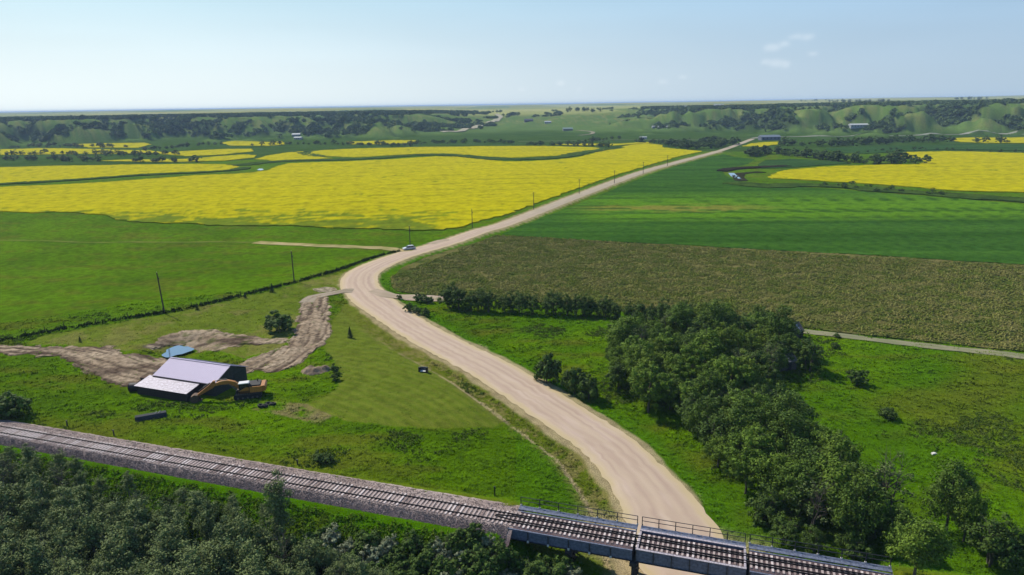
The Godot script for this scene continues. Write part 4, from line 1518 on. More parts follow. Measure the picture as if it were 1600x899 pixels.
func make_car() -> void:
	var a := gp(630, 391.5)
	var b := gp(648, 389.5)
	var d := (a - b)
	var t := thing("parked_car", "silver white passenger car parked at the mouth of the pasture track", "car", (a + b) * 0.5 + Vector3(0, 0.05, 0), atan2(-d.z, d.x))
	t.scale = Vector3.ONE * 0.9
	var w := paint(C(214, 218, 226, 0.6), 0.25, 0.1)
	w.clearcoat_enabled = true
	var dk := paint(C(28, 30, 34, 0.6), 0.15)
	var bl := paint(C(30, 30, 30, 0.6), 0.9)
	var m := MB.new()
	m.prism(PackedVector2Array([Vector2(-2.3, 0.32), Vector2(2.3, 0.32), Vector2(2.35, 0.72), Vector2(1.2, 0.98), Vector2(-2.25, 1.02), Vector2(-2.35, 0.7)]), 1.8, Transform3D.IDENTITY)
	put("body", m.mesh(), w, t)
	m = MB.new()
	m.prism(PackedVector2Array([Vector2(1.15, 0.95), Vector2(0.35, 1.5), Vector2(-1.7, 1.52), Vector2(-2.15, 0.98)]), 1.55, Transform3D.IDENTITY)
	put("windows", m.mesh(), dk, t)
	m = MB.new()
	m.box(Vector3(-0.65, 1.54, 0), Vector3(2.0, 0.06, 1.5))
	for x: float in [-0.55, -1.55]:
		for s: float in [-1, 1]:
			m.box(Vector3(x, 1.25, 0.76 * s), Vector3(0.1, 0.56, 0.06))
	put("roof", m.mesh(), w, t)
	for x: float in [-1.4, 1.4]:
		for s: float in [-1, 1]:
			m = MB.new()
			m.tube(Vector3(x, 0.34, 0.7 * s), Vector3(x, 0.34, 0.93 * s), 0.34, 0.34, 14)
			var wh := put("wheel", m.mesh(), bl, t)
			m = MB.new()
			m.tube(Vector3(x, 0.34, 0.92 * s), Vector3(x, 0.34, 0.945 * s), 0.2, 0.2, 10)
			put("rim", m.mesh(), M.bolt, wh)
	for s: float in [-1, 1]:
		m = MB.new()
		m.box(Vector3(2.33, 0.66, 0.65 * s), Vector3(0.06, 0.14, 0.34))
		put("headlight", m.mesh(), paint(C(220, 225, 230, 0.7), 0.1), t)
		m = MB.new()
		m.box(Vector3(-2.33, 0.78, 0.68 * s), Vector3(0.06, 0.16, 0.28))
		put("tail_light", m.mesh(), paint(C(150, 20, 20, 0.6), 0.2), t)

func house(px: float, py: float, w: float, d: float, h: float, rise: float, turn: float, wall: Color, roof: Color, called: String, label: String, category: String, wins: int, up := 0.0) -> void:
	var p := gp(px, py)
	var t := thing(called, label, category, p + Vector3(0, up, 0), turn)
	var m := MB.new()
	m.box(Vector3(0, h / 2 - 0.8, 0), Vector3(w, h + 1.6, d))
	put("wall", m.mesh(), worn(wall, 0.85, 0.0, 0.2), t)
	m = MB.new()
	m.prism(PackedVector2Array([Vector2(-d / 2 - 0.4, h), Vector2(d / 2 + 0.4, h), Vector2(0, h + rise)]), w + 0.8, Transform3D(Basis(Vector3.UP, PI / 2), Vector3.ZERO))
	put("roof", m.mesh(), worn(roof, 0.7, 0.0, 0.2), t)
	for k in wins:
		m = MB.new()
		m.box(Vector3(-w / 2 + w * (k + 0.5) / wins, h * 0.55, d / 2 + 0.03), Vector3(minf(1.2, w / wins * 0.5), h * 0.4, 0.08))
		put("window" if k != wins / 2 else "door", m.mesh(), paint(C(48, 54, 62, 0.6), 0.2), t)

func make_buildings() -> void:
	var white := C(228, 232, 234)
	var grey := C(140, 150, 160)
	house(463, 213, 13, 7, 3.0, 2.0, 0.1, C(170, 180, 190), white, "farmhouse", "white roofed farmhouse at the foot of the wooded hills", "house", 4)
	house(466, 218, 11, 6, 2.8, 1.2, -0.1, C(214, 218, 220), C(216, 222, 228), "mobile_home", "low white mobile home in front of the white roofed farmhouse", "house", 4)
	house(826, 191, 16, 9, 3.6, 3.0, 0.2, C(84, 92, 102), C(86, 94, 108), "farmhouse", "dark roofed farmhouse among trees halfway up the slope", "house", 4)
	house(856, 193, 12, 7, 3.0, 1.6, 0.0, C(190, 200, 206), C(200, 212, 218), "machine_shed", "pale machine shed right of the hillside farmhouse", "shed", 3)
	house(887, 204.5, 16, 9, 3.2, 2.4, 0.1, C(140, 150, 132), C(134, 162, 152), "farmhouse", "green roofed bungalow on the lower slope inside a curved drive", "house", 5)
	for q in [[1021, 200, 5.0], [1032, 200, 8.0], [1044, 200, 5.0]]:
		house(q[0], q[1], q[2], 4, 2.6, 0.8, 0.0, white, white, "white_hut", "small white hut in a row of three on the open green slope", "hut", 1)
		get_child(get_child_count() - 1).set_meta("group", "white huts on the slope")
	house(1005, 217.5, 9, 3.2, 2.6, 0.7, 0.25, white, white, "camper_trailer", "white camper trailer parked at the edge of the trees below the slope", "trailer", 3)
	house(1202, 219, 24, 10, 4.0, 2.2, 0.1, C(120, 134, 150), C(132, 146, 164), "machine_shed", "long blue grey machine shed where the gravel road meets the valley road", "shed", 5)
	house(1341, 199, 26, 8, 3.6, 1.8, 0.06, C(196, 206, 210), C(236, 240, 240), "barn", "long white roofed barn below the grassy spurs", "barn", 6)
	house(1071, 170, 6, 6, 5.0, 2.0, 0.0, white, C(170, 180, 190), "farmhouse", "tiny white house on the skyline above the wooded ravine", "house", 2)
	house(1123, 168, 18, 8, 4.0, 2.0, 0.0, C(160, 170, 178), C(180, 190, 200), "barn", "grey barn on the skyline among trees", "barn", 3)
	# derelict cabin by the field track and the grey shack in the trees
	for q in [[1240, 526, 2.2, 2.8, 1.5, 1.4, 0.5, C(96, 78, 84), C(150, 122, 120), "derelict_cabin", "derelict dark cabin with steep reddish roof where the field track reaches the trees", 2], [1224, 575, 3.4, 2.8, 1.7, 0.9, 0.12, C(108, 104, 98), C(132, 136, 138), "old_shack", "small weathered grey shack half hidden between two trees", 3]]:
		var p := gp(q[0], q[1])
		var t := thing(q[9], q[10], "cabin", p, q[6])
		var w: float = q[2]
		var d: float = q[3]
		var h: float = q[4]
		var rise: float = q[5]
		var wm := worn(q[7], 0.95, 0.0, 0.7)
		var nb := 8
		for side: int in [-1, 1]:
			for k in nb:
				var m := MB.new()
				m.box(Vector3(-w / 2 + w * (k + 0.5) / nb, h / 2 - 0.2, d / 2 * side), Vector3(w / nb - 0.03, h + 0.4, 0.07))
				put("wall_board", m.mesh(), wm, t)
			for k in nb:
				var z := -d / 2 + d * (k + 0.5) / nb
				var hh := h + rise * (1.0 - absf(z) / (d / 2))
				var m := MB.new()
				m.box(Vector3((w / 2 - 0.03) * side, hh / 2 - 0.2, z), Vector3(0.07, hh + 0.4, d / nb - 0.03))
				put("gable_board", m.mesh(), wm, t)
			var nn := Vector3(0, d / 2, rise * side).normalized()
			for k in 6:
				var m := MB.new()
				var x := -w / 2 - 0.2 + (w + 0.4) * (k + 0.5) / 6.0
				m.box(Vector3(x, h + rise / 2 + 0.03, d / 4 * side), Vector3((w + 0.4) / 6.0 - 0.02, 0.06, Vector2(d / 2 + 0.3, rise).length()), Basis(Vector3.RIGHT, nn, Vector3.RIGHT.cross(nn)))
				put("roof_sheet", m.mesh(), worn(q[8], 0.7, 0.1, 0.5) if k != 3 else M.bridge_lip, t)
		var dm := MB.new()
		dm.box(Vector3(0.3, 0.85, d / 2 + 0.05), Vector3(0.8, 1.7, 0.06))
		put("door", dm.mesh(), M.steel_dark, t)
	# white stone in the right meadow
	var st := MB.new()
	st.prism(PackedVector2Array([Vector2(-0.42, -0.1), Vector2(0.4, -0.1), Vector2(0.3, 0.16), Vector2(0.05, 0.24), Vector2(-0.3, 0.15)]), 0.4, Transform3D.IDENTITY)
	tag(put("white_stone", st.mesh(), M.bolt, self, Transform3D(Basis.IDENTITY, gp(1460, 710))), "white stone lying alone in the dry meadow right of the trees", "stone")

# ---------------------------------------------------------------- plants
func leaf(mb: MB, p: Vector3, nrm: Vector3, size: float) -> void:
	var a := nrm.cross(Vector3(rng.randf() - 0.5, rng.randf() - 0.5, rng.randf() - 0.5)).normalized() * size
	var b := nrm.cross(a).normalized() * size * rng.randf_range(0.45, 0.75)
	var k := mb.v.size()
	var fold := nrm * size * 0.25
	for v: Vector3 in [p - a, p + b - fold, p + a, p - b - fold]:
		mb.v.append(v)
		mb.n.append(nrm)
		mb.c.append(mb.col)
	for i in [0, 1, 2, 0, 2, 3]:
		mb.ix.append(k + i)

# crown: clumps of leaf sprays through an uneven volume between y0 and y1
func crown(sd: int, y0: float, y1: float, r: float, clumps: int, per: int, size: float, ca: Color, cb: Color, spread := 0.42, skew := 0.0, loose := 1.25) -> ArrayMesh:
	rng.seed = sd
	var mb := MB.new()
	var mid := lerpf(y0, y1, 0.52)
	var ry := (y1 - y0) * 0.5
	var lob := [rng.randf() * TAU, rng.randf() * TAU, rng.randf() * TAU]
	for i in clumps:
		var d := Vector3(rng.randfn(), rng.randfn() * 0.9 + 0.15, rng.randfn()).normalized()
		var az := atan2(d.z, d.x)
		var lump := 1.0 + 0.22 * sin(az * 2.0 + lob[0] + d.y * 2.0) + 0.16 * sin(az * 3.0 + lob[1] - d.y * 3.0)
		var rad := pow(rng.randf(), spread) * lump
		var taper := 1.0 - 0.35 * maxf(d.y * rad, 0.0) - skew * (d.y * rad)
		var c := Vector3(d.x * r * rad * taper, mid + d.y * ry * rad * 0.92, d.z * r * rad * taper)
		var cr := r * rng.randf_range(0.13, 0.25) * loose
		var tint := ca.lerp(cb, rng.randf())
		var out := (c - Vector3(0, mid - ry * 0.3, 0)).normalized()
		for k in per:
			var e := Vector3(rng.randfn(), rng.randfn(), rng.randfn()).normalized()
			var p := c + e * cr * pow(rng.randf(), 0.5) * Vector3(1, 0.75, 1)
			var nn := (e * 1.1 + out * 0.3 + Vector3(0, 0.25, 0) + Vector3(rng.randf() - 0.5, rng.randf() - 0.5, rng.randf() - 0.5) * (0.6 + 0.5 * loose)).normalized()
			mb.col = tint.lerp(ca if rng.randf() < 0.5 else cb, 0.45)
			leaf(mb, p, nn, size * rng.randf_range(0.6, 1.25))
	return mb.mesh()

func limbs(sd: int, h: float, r: float, n: int, spread: float, stems := 1) -> ArrayMesh:
	rng.seed = sd + 1000
	var mb := MB.new()
	for s in stems:
		var a0 := rng.randf() * TAU
		var base := Vector3(cos(a0), 0, sin(a0)) * (0.0 if stems == 1 else 0.25)
		var lean := Vector3(cos(a0), 0, sin(a0)) * (0.25 if stems == 1 else spread * 0.35)
		var p := base + Vector3(0, -0.4, 0)
		var seg := 5
		for k in seg:
			var q := base + lean * pow(float(k + 1) / seg, 1.3) + Vector3(rng.randf_range(-0.12, 0.12), h * 0.85 * (k + 1) / seg, rng.randf_range(-0.12, 0.12))
			var ra := r * (1.0 - 0.8 * k / seg)
			mb.tube(p, q, ra, r * (1.0 - 0.8 * (k + 1) / seg), 6, false)
			if k >= 1:
				for j in maxi(1, n / (seg - 1)):
					var a := rng.randf() * TAU
					var e := q + Vector3(cos(a) * spread * rng.randf_range(0.5, 0.9), h * rng.randf_range(0.1, 0.24), sin(a) * spread * rng.randf_range(0.5, 0.9))
					mb.tube(q, q.lerp(e, 0.5) + Vector3(0, 0.1, 0), ra * 0.5, ra * 0.3, 5, false)
					mb.tube(q.lerp(e, 0.5) + Vector3(0, 0.1, 0), e, ra * 0.3, ra * 0.1, 4, false)
			p = q
	return mb.mesh()

var kinds := {}

func make_kinds() -> void:
	var maple_a := C(70, 98, 28)
	var maple_b := C(118, 148, 48)
	var dark_a := C(58, 80, 32)
	var dark_b := C(96, 122, 50)
	var asp_a := C(90, 106, 58)
	var asp_b := C(134, 150, 92)
	var grey_a := C(110, 120, 88)
	var grey_b := C(165, 172, 138)
	var set_ := func(n: String, mat: Material, bark: Material, list: Array) -> void:
		kinds[n] = {"mat": mat, "bark": bark, "v": list}
	var l := []
	for k in 5:       # broad trees of the thicket, 7 m
		var warm: float = [0.0, 0.16, -0.3, 0.05, -0.45][k]
		var ma: Color = maple_a.lerp(C(108, 118, 34) if warm > 0.0 else dark_a, absf(warm) * 1.5)
		var mb_: Color = maple_b.lerp(C(150, 158, 60) if warm > 0.0 else dark_b, absf(warm) * 1.5)
		l.append([crown(100 + k, 0.9, 7.2, 2.6, 105, 72, 0.13, ma, mb_, 0.3, 0.0, 1.1 + 0.18 * k), limbs(100 + k, 7.0, 0.17, 10, 2.0)])
	set_.call("maple", M.leaf, M.bark, l)
	l = []
	for k in 4:       # darker, thicker shrubby trees, 5 m
		l.append([crown(200 + k, 0.2, 5.0, 2.3, 84, 64, 0.13, dark_a, dark_b, 0.3, -0.1), limbs(200 + k, 4.6, 0.12, 8, 1.6, 3)])
	set_.call("willow", M.leaf, M.bark, l)
	l = []
	for k in 5:       # slim aspens, 8 m, thin crowns
		l.append([crown(300 + k, 2.0, 8.2, 1.6, 62, 52, 0.125, asp_a, asp_b, 0.5, 0.0, 2.1), limbs(300 + k, 8.0, 0.10, 12, 1.2)])
	set_.call("aspen", M.leaf_grey, M.bark_pale, l)
	l = []
	for k in 3:       # bushes, 2 m
		l.append([crown(400 + k, 0.0, 2.0, 1.25, 60, 46, 0.12, dark_a, dark_b, 0.34, 0.0), limbs(400 + k, 1.6, 0.05, 8, 0.8, 4)])
	set_.call("bush", M.leaf, M.bark, l)
	l = []
	for k in 2:       # silvery willow bush
		l.append([crown(450 + k, 0.0, 2.2, 1.2, 44, 36, 0.11, grey_a, grey_b, 0.42), limbs(450 + k, 1.8, 0.05, 8, 0.8, 4)])
	set_.call("silver", M.leaf_grey, M.bark, l)
	l = []
	for k in 2:       # thin, half bare tree
		l.append([crown(500 + k, 2.6, 7.5, 2.6, 30, 26, 0.13, dark_a, asp_b, 0.25), limbs(500 + k, 7.4, 0.12, 24, 2.2, 3)])
	set_.call("sparse", M.leaf_grey, M.bark, l)
	l = []
	for k in 2:       # young conifer
		rng.seed = 550 + k
		var mb := MB.new()
		for i in 420:
			var y := rng.randf_range(0.08, 1.75)
			var rr := (1.8 - y) * 0.36 * pow(rng.randf(), 0.4)
			var a := rng.randf() * TAU
			var tint := dark_a.lerp(C(50, 66, 40), rng.randf())
			mb.col = tint
			leaf(mb, Vector3(cos(a) * rr, y, sin(a) * rr), Vector3(cos(a), 0.6, sin(a)).normalized(), 0.09)
		l.append([mb.mesh(), limbs(550, 1.6, 0.05, 4, 0.2)])
	set_.call("spruce", M.leaf, M.bark, l)
	l = []
	for k in 4:       # distant trees, 7 m, coarse sprays
		l.append([crown(600 + k, 0.6, 7.0, 2.8, 30, 26, 0.5, dark_a, dark_b, 0.34), limbs(600 + k, 6.0, 0.2, 4, 1.5)])
	set_.call("far", M.leaf_far, M.bark, l)

var names_of := {"maple": "broadleaf_tree", "willow": "willow_thicket", "aspen": "aspen_tree", "bush": "bush", "silver": "silver_willow", "sparse": "thin_tree", "spruce": "young_spruce", "far": "valley_tree"}

func plant(kind: String, at: Vector3, scale: float, label: String, group := "", wide := 1.0) -> Node3D:
	var k: Dictionary = kinds[kind]
	var v: Array = k.v[rng.randi() % k.v.size()]
	var cat := "bush" if kind in ["bush", "silver", "willow"] else "tree"
	var t := thing(names_of[kind], label, cat, at - Vector3(0, 0.05, 0), rng.randf() * TAU, group)
	if "skyline" in label:
		t.name = numbered("windbreak_tree")
	t.scale = Vector3(scale * wide, scale, scale * wide) * Vector3(rng.randf_range(0.9, 1.1), rng.randf_range(0.92, 1.1), rng.randf_range(0.9, 1.1))
	put("trunk" if cat == "tree" else "stems", v[1], k.bark, t)
	put("crown" if cat == "tree" else "foliage", v[0], k.mat, t)
	return t

func scatter(out: PackedVector2Array, gap: float, most: int, sd: int) -> PackedVector2Array:
	rng.seed = sd
	var box := Rect2(out[0], Vector2.ZERO)
	for p in out:
		box = box.expand(p)
	var got := PackedVector2Array()
	for tries in 9000:
		if got.size() >= most:
			break
		var p := box.position + Vector2(rng.randf(), rng.randf()) * box.size
		if not Geometry2D.is_point_in_polygon(p, out):
			continue
		var ok := true
		for q in got:
			if q.distance_squared_to(p) < gap * gap:
				ok = false
				break
		if ok:
			got.append(p)
	return got

func on(p: Vector2) -> Vector3:
	return Vector3(p.x, hgt(p.x, p.y), -p.y)

func make_trees() -> void:
	var clear1 := poly([1140, 588, 1180, 570, 1200, 580, 1180, 598, 1155, 602])
	# the thicket right of the road
	var thick := poly([958, 560, 975, 540, 1010, 528, 1060, 522, 1130, 524, 1200, 530, 1226, 540, 1214, 566, 1206, 600, 1206, 626, 1250, 680, 1290, 730, 1330, 780, 1370, 836, 1390, 862, 1290, 850, 1200, 826, 1155, 806, 1122, 772, 1110, 742, 1080, 712, 1040, 690, 990, 668, 968, 640, 955, 600])
	var i := 0
	for p in scatter(thick, 3.0, 170, 42):
		if Geometry2D.is_point_in_polygon(p, clear1):
			continue
		var nr := near_road(p.x, p.y)
		if nr.x < 11.5:
			continue
		i += 1
		if i % 4 == 0:
			plant("willow", on(p), rng.randf_range(0.9, 1.35), "dark dense shrub between the broadleaf trees of the roadside thicket", "shrubs in the thicket")
		elif i % 19 == 7:
			plant("sparse", on(p), rng.randf_range(0.85, 1.0), "grey half bare tree standing among the leafy thicket trees", "bare trees in the thicket")
		else:
			plant("maple", on(p), rng.randf_range(0.62, 1.25), "leafy green broadleaf tree packed into the roadside thicket", "trees of the roadside thicket")
	# hedge along the brown field
	var hedge := smooth_line(poly([697, 480, 720, 484, 760, 487, 800, 489, 850, 491, 900, 493, 950, 497, 1000, 503, 1060, 508, 1130, 514, 1200, 522, 1236, 532]), 1.0)
	rng.seed = 4
	var along := 0.0
	while along < hedge.size() - 1:
		var p := hedge[int(along)] + Vector2(rng.randf_range(-0.6, 0.6), rng.randf_range(-0.8, 0.8))
		plant("willow", on(p), rng.randf_range(0.7, 1.1), "dark hedge shrub in the row along the brown field edge", "hedge along the brown field", 0.95)
		along += rng.randf_range(1.8, 3.0)
	# single trees and bushes
	var one := [
		["bush", 438, 517, 2.0, "round lone bush with a dark shadow beside the dirt track", 1.35],
		["bush", 22, 652, 2.0, "large bush at the railway verge left of the shed", 1.1],
		["bush", 5, 655, 1.8, "bush overlapping the large railway verge bush", 1.1],
		["bush", 855, 597, 2.5, "clipped looking rounded bush on the right verge of the gravel road", 0.85],
		["bush", 893, 614, 2.3, "rounded bush next to a twin on the road verge", 0.8],
		["bush", 916, 625, 2.3, "twin bush nearer the thicket on the road verge", 0.8],
		["bush", 624, 468, 0.6, "tiny bush at the mouth of the farm lane", 1.0],
		["bush", 656, 472, 1.1, "low bush on the near side of the farm lane", 1.1],
		["bush", 670, 474, 0.9, "small low bush against the bush on the farm lane", 1.2],
		["bush", 640, 487, 1.0, "low bush at the verge between road and farm lane", 1.0],
		["bush", 652, 490, 0.9, "second verge bush below the farm lane", 1.1],
		["bush", 664, 494, 0.9, "third verge bush below the farm lane", 1.1],
		["bush", 1340, 602, 1.5, "lone bushy tree in a ring of weeds in the right meadow", 0.9],
		["bush", 1385, 654, 1.0, "small dark lone bush in the open right meadow", 1.1],
		["willow", 1262, 580, 1.15, "dark spreading tree beside the grey shack", 1.0],
		["maple", 1232, 566, 0.75, "small broadleaf tree between shack and cabin", 1.1],
		["maple", 1210, 586, 0.7, "small broadleaf tree on the left of the grey shack", 1.1],
		["bush", 1306, 545, 0.7, "little bush below the field track", 1.0],
		["bush", 1308, 528, 0.5, "little bush on the verge of the field track", 1.2],
		["bush", 523, 583, 0.8, "blue green bush right of the earth heap", 1.0],
		["bush", 525, 595, 0.75, "blue green bush in front of the earth heap's bush", 1.0],
		["bush", 500, 722, 0.8, "dark bush in the grass just above the railway", 1.1],
		["bush", 515, 724, 0.6, "low bush touching the dark bush above the railway", 1.2],
		["spruce", 547, 528, 1.3, "young pointed spruce alone on the lawn", 1.0],
		["spruce", 425, 457, 1.5, "young spruce at the fence above the lawn", 0.9],
		["spruce", 383, 466, 1.0, "small young spruce on the near side of the fence", 0.9],
		["spruce", 308, 485, 1.0, "small young spruce near the leaning pole", 0.9],
		["spruce", 125, 535, 0.8, "tiny sapling at the far edge of the churned yard", 0.8],
		["sparse", 1385, 822, 1.2, "tall open crowned tree with forked bare limbs right of the thicket", 1.0],
		["maple", 1345, 845, 1.15, "dark narrow tree in front of the open crowned tree", 0.85],
		["maple", 1310, 822, 1.0, "tree at the thicket's corner by the bridge railing", 1.0],
		["maple", 1478, 832, 1.15, "tree with layered crown alone in the right meadow", 0.85],
		["maple", 1505, 848, 0.95, "leaning companion of the layered tree in the meadow", 0.8],
		["maple", 1428, 905, 1.0, "rounded tree beside the railway past the bridge end", 1.0],
		["willow", 1550, 885, 1.1, "dark low shrub at the right edge of the meadow", 1.1],
		["maple", 1400, 868, 0.8, "leafy tree between the rounded tree and the open crowned tree", 1.0],
		["willow", 1580, 888, 0.8, "shrub beyond the dark low shrub at the meadow edge", 1.1],
		["willow", 1225, 850, 0.7, "shrub behind the bridge walkway railing", 1.0],
		["willow", 1270, 862, 0.62, "shrub crowding the walkway railing", 1.1],
		["willow", 1330, 872, 0.6, "low shrub behind the last railing posts", 1.2],
		["bush", 1188, 815, 1.4, "bush at the sandy road shoulder by the bridge", 1.1],
	]
	rng.seed = 6
	for o in one:
		plant(o[0], gp(o[1], o[2]), o[3], o[4], "", o[5])
	# aspen wood on the near side of the railway
	var wood := PackedVector2Array()
	for q in [[-14, -5.6], [6, -5.8], [18, -5.2], [26, -6.6], [34, -6.0], [44, -6.6], [53, -6.4], [58, -8.0], [64, -10.0], [72, -11.0], [78, -15.0], [78, -27.0], [20, -29.0], [-18, -29.0]]:
		wood.append(RA + RD * q[0] + RN * q[1])
	i = 0
	for p in scatter(wood, 1.75, 400, 7):
		i += 1
		var r := rs(p.x, p.y)
		var sc := rng.randf_range(0.72, 1.05) * lerpf(1.0, 0.72, sm(52.0, 74.0, r.x)) * lerpf(0.58, 1.0, sm(-5.5, -13.0, r.y))
		if i % 4 == 1:
			plant("aspen", on(p), sc * 0.75, "young aspen sapling filling the dense wood below the railway", "aspen saplings below the railway", 1.2)
			get_child(get_child_count() - 1).name = numbered("aspen_sapling")
		elif i % 7 == 0:
			plant("willow", on(p), sc * 0.8, "dark shrub growing between the aspens below the railway", "shrubs in the aspen wood")
		elif i % 17 == 3:
			plant("sparse", on(p), sc, "thin half bare tree in the aspen wood below the railway", "bare trees in the aspen wood")
		else:
			plant("aspen", on(p), sc, "slim grey green aspen in the dense wood below the railway", "aspens below the railway", 1.15)
	# the taller tree that overlaps the rails
	rng.seed = 9
	var tall := on(RA + RD * 54.0 + RN * -7.2)
	plant("aspen", tall, 1.0, "bright leafed aspen whose top reaches over the ballast", "", 1.0)
	plant("aspen", on(RA + RD * 12.0 + RN * -9.0), 0.72, "aspen standing highest up the embankment at the wood's far corner", "", 1.2)
	var low := PackedVector2Array()
	for q in [[58, -7], [66, -6.5], [74, -5.0], [80, -3.4], [87, -3.2], [90, -8.0], [84, -14.0], [72, -13.0], [62, -10.0]]:
		low.append(RA + RD * q[0] + RN * q[1])
	i = 0
	for p in scatter(low, 1.35, 110, 12):
		i += 1
		if near_road(p.x, p.y).x < 7.0:
			continue
		if i % 3 == 0:
			plant("silver", on(p), rng.randf_range(0.8, 1.3), "pale silvery willow bush on the embankment near the bridge", "silvery bushes by the bridge")
		else:
			plant("bush", on(p), rng.randf_range(0.7, 1.6), "green bush on the near embankment between wood and bridge", "bushes on the near embankment")
	# trees of the valley floor
	var rowsf := [
		[[0, 250, 40, 250, 80, 250.5, 130, 252, 160, 252], 22, "tree in the dark belt left of the near valley creek", "dark tree belt"],
		[[0, 243.5, 60, 241.5, 110, 242, 160, 242.5, 230, 244, 275, 243], 26, "tree in the belt winding between the far canola strips", "winding tree belt"],
		[[215, 236, 260, 233, 300, 228, 350, 226], 18, "tree in the clump at the end of the far canola strips", "clump among canola strips"],
		[[0, 231, 50, 229.5, 100, 230.5, 130, 231], 14, "tree in the farthest belt at the left valley edge", "farthest belt"],
		[[140, 230, 160, 230.5, 200, 231], 6, "tree on the margin of a far canola strip", "margin trees"],
		[[200, 255, 230, 254, 260, 252.5, 310, 253], 12, "tree in the short row behind the near creek", "row behind the creek"],
		[[400, 228, 450, 226, 520, 226, 600, 228, 640, 230], 26, "tree in the line before the left hills", "line before the left hills"],
		[[640, 226, 720, 224, 780, 223, 800, 225], 22, "tree in the line between canola and the grass slope", "line below the grass slope"],
		[[820, 227, 870, 228, 920, 228.5, 955, 231], 18, "tree along the creek end by the oval canola field", "creek end trees"],
		[[915, 222, 940, 219, 965, 218.5], 9, "tree in the clump under the green slope", "clump under the slope"],
		[[990, 222, 1020, 224, 1045, 226], 10, "tree in the belt beside the white trailer", "belt by the trailer"],
		[[1045, 229, 1070, 226, 1100, 224, 1130, 222, 1060, 232, 1090, 234, 1120, 231, 1145, 225], 46, "tree in the dense clump at the end of the canola field", "clump at the canola end"],
		[[1166, 245, 1200, 240, 1240, 244, 1290, 250, 1330, 254, 1380, 255.5, 1440, 254], 48, "tree in the belt running into the right canola oval", "belt into the right canola"],
		[[1215, 227, 1260, 228, 1300, 228, 1340, 227, 1380, 225, 1415, 222, 1470, 222, 1485, 221], 46, "tree in the long belt before the right valley road", "belt before the valley road"],
		[[1350, 240, 1390, 236, 1430, 233.5, 1480, 235, 1540, 237, 1600, 238], 26, "shrubby tree along the far edge of the right canola oval", "far edge of right canola"],
		[[1520, 223, 1560, 223, 1580, 223.5], 5, "tree beside the small right canola strip", "right strip trees"],
		[[1345, 291.5, 1360, 293], 2, "small tree on the creek reeds under the right canola", "creek reed trees"],
		[[1270, 290, 1300, 291.5, 1400, 299, 1440, 302, 1480, 305], 12, "low bush on the creek reeds under the right canola", "creek reed bushes"],
		[[1370, 207, 1385, 206, 1400, 207], 7, "tree in the isolated clump on the open right slope", "isolated right clump"],
	]
	var total := 0
	for q in rowsf:
		var line := poly(q[0])
		rng.seed = 300 + total
		var L := 0.0
		for k in line.size() - 1:
			L += line[k].distance_to(line[k + 1])
		var cnt := int(q[1] * (1.4 if q[0][0] < 1000 else 1.25))
		for k in cnt:
			var want := L * (k + rng.randf_range(0.1, 0.9)) / float(cnt)
			var p := line[0]
			for j in line.size() - 1:
				var d := line[j].distance_to(line[j + 1])
				if want <= d:
					p = line[j].lerp(line[j + 1], want / d)
					break
				want -= d
			p += Vector2(rng.randf_range(-4, 4), rng.randf_range(-12, 12))
			var sc := rng.randf_range(0.5, 1.25) * (0.95 if q[0][0] >= 1000 else 0.72)
			var lab: String = q[2]
			if "bush" in lab or "shrubby" in lab or "reeds" in lab:
				sc *= 0.32
			plant("far", on(p), sc, lab, q[3], 1.8 if q[0][0] >= 1000 else 1.7)
			if q[0][0] >= 1000:
				get_child(get_child_count() - 1).name = numbered("poplar_tree")
			total += 1
	# trees on the sky line and on the plateau edges
	var sky_rows := [[[1255, 159, 1270, 158, 1290, 157.5, 1310, 158], 10], [[1300, 160, 1340, 160, 1395, 160], 24], [[1492, 156, 1520, 155, 1545, 155.5], 14], [[890, 175, 910, 174, 940, 175], 12]]
	for q in sky_rows:
		var line := poly(q[0])
		for k in int(q[1]):
			var t: float = float(k) / q[1] * (line.size() - 1)
			var p := line[int(t)].lerp(line[mini(int(t) + 1, line.size() - 1)], t - int(t))
			plant("far", on(p + Vector2(rng.randf_range(-10, 10), rng.randf_range(-40, 40))), rng.randf_range(0.9, 1.5), "tree in the windbreak on the plateau skyline", "plateau windbreaks", 1.4)
	# the woods on the hill slopes, one mass
	rng.seed = 31
	var mm := MultiMesh.new()
	mm.transform_format = MultiMesh.TRANSFORM_3D
	mm.use_colors = true
	mm.mesh = crown(700, 0.0, 6.0, 3.2, 14, 9, 1.15, Color(1, 1, 1), Color(0.9, 0.9, 0.9), 0.3)
	var xf := []
	var cs := []
	var ca := C(80, 106, 56)
	var cb := C(116, 142, 76)
	for n in 90000:
		if xf.size() >= 30000:
			break
		var a := rng.randf_range(-0.78, 0.78)
		var r := sqrt(rng.randf_range(950.0 * 950.0, 2050.0 * 2050.0))
		var x := r * sin(a)
		var f := r * cos(a)
		if wooded(x, f) < 0.5:
			continue
		var s := rng.randf_range(0.6, 1.25)
		xf.append(Transform3D(Basis(Vector3.UP, rng.randf() * TAU).scaled(Vector3(s * 1.2, s, s * 1.2)), Vector3(x, hgt(x, f) - 0.4, -f)))
		cs.append(ca.lerp(cb, clampf(0.5 + n_mid.get_noise_2d(x * 0.2, f * 0.2) + rng.randf_range(-0.3, 0.3), 0, 1)))
	mm.instance_count = xf.size()
	for n in xf.size():
		mm.set_instance_transform(n, xf[n])
		mm.set_instance_color(n, cs[n])
	var o := MultiMeshInstance3D.new()
	o.name = "hillside_woods"
	o.multimesh = mm
	o.material_override = M.leaf_far
	add_child(o)
	tag(o, "dark deciduous woods filling the ravines of the valley hills", "woods")
	o.set_meta("kind", "stuff")
	print("hill trees ", xf.size(), " valley ", total)

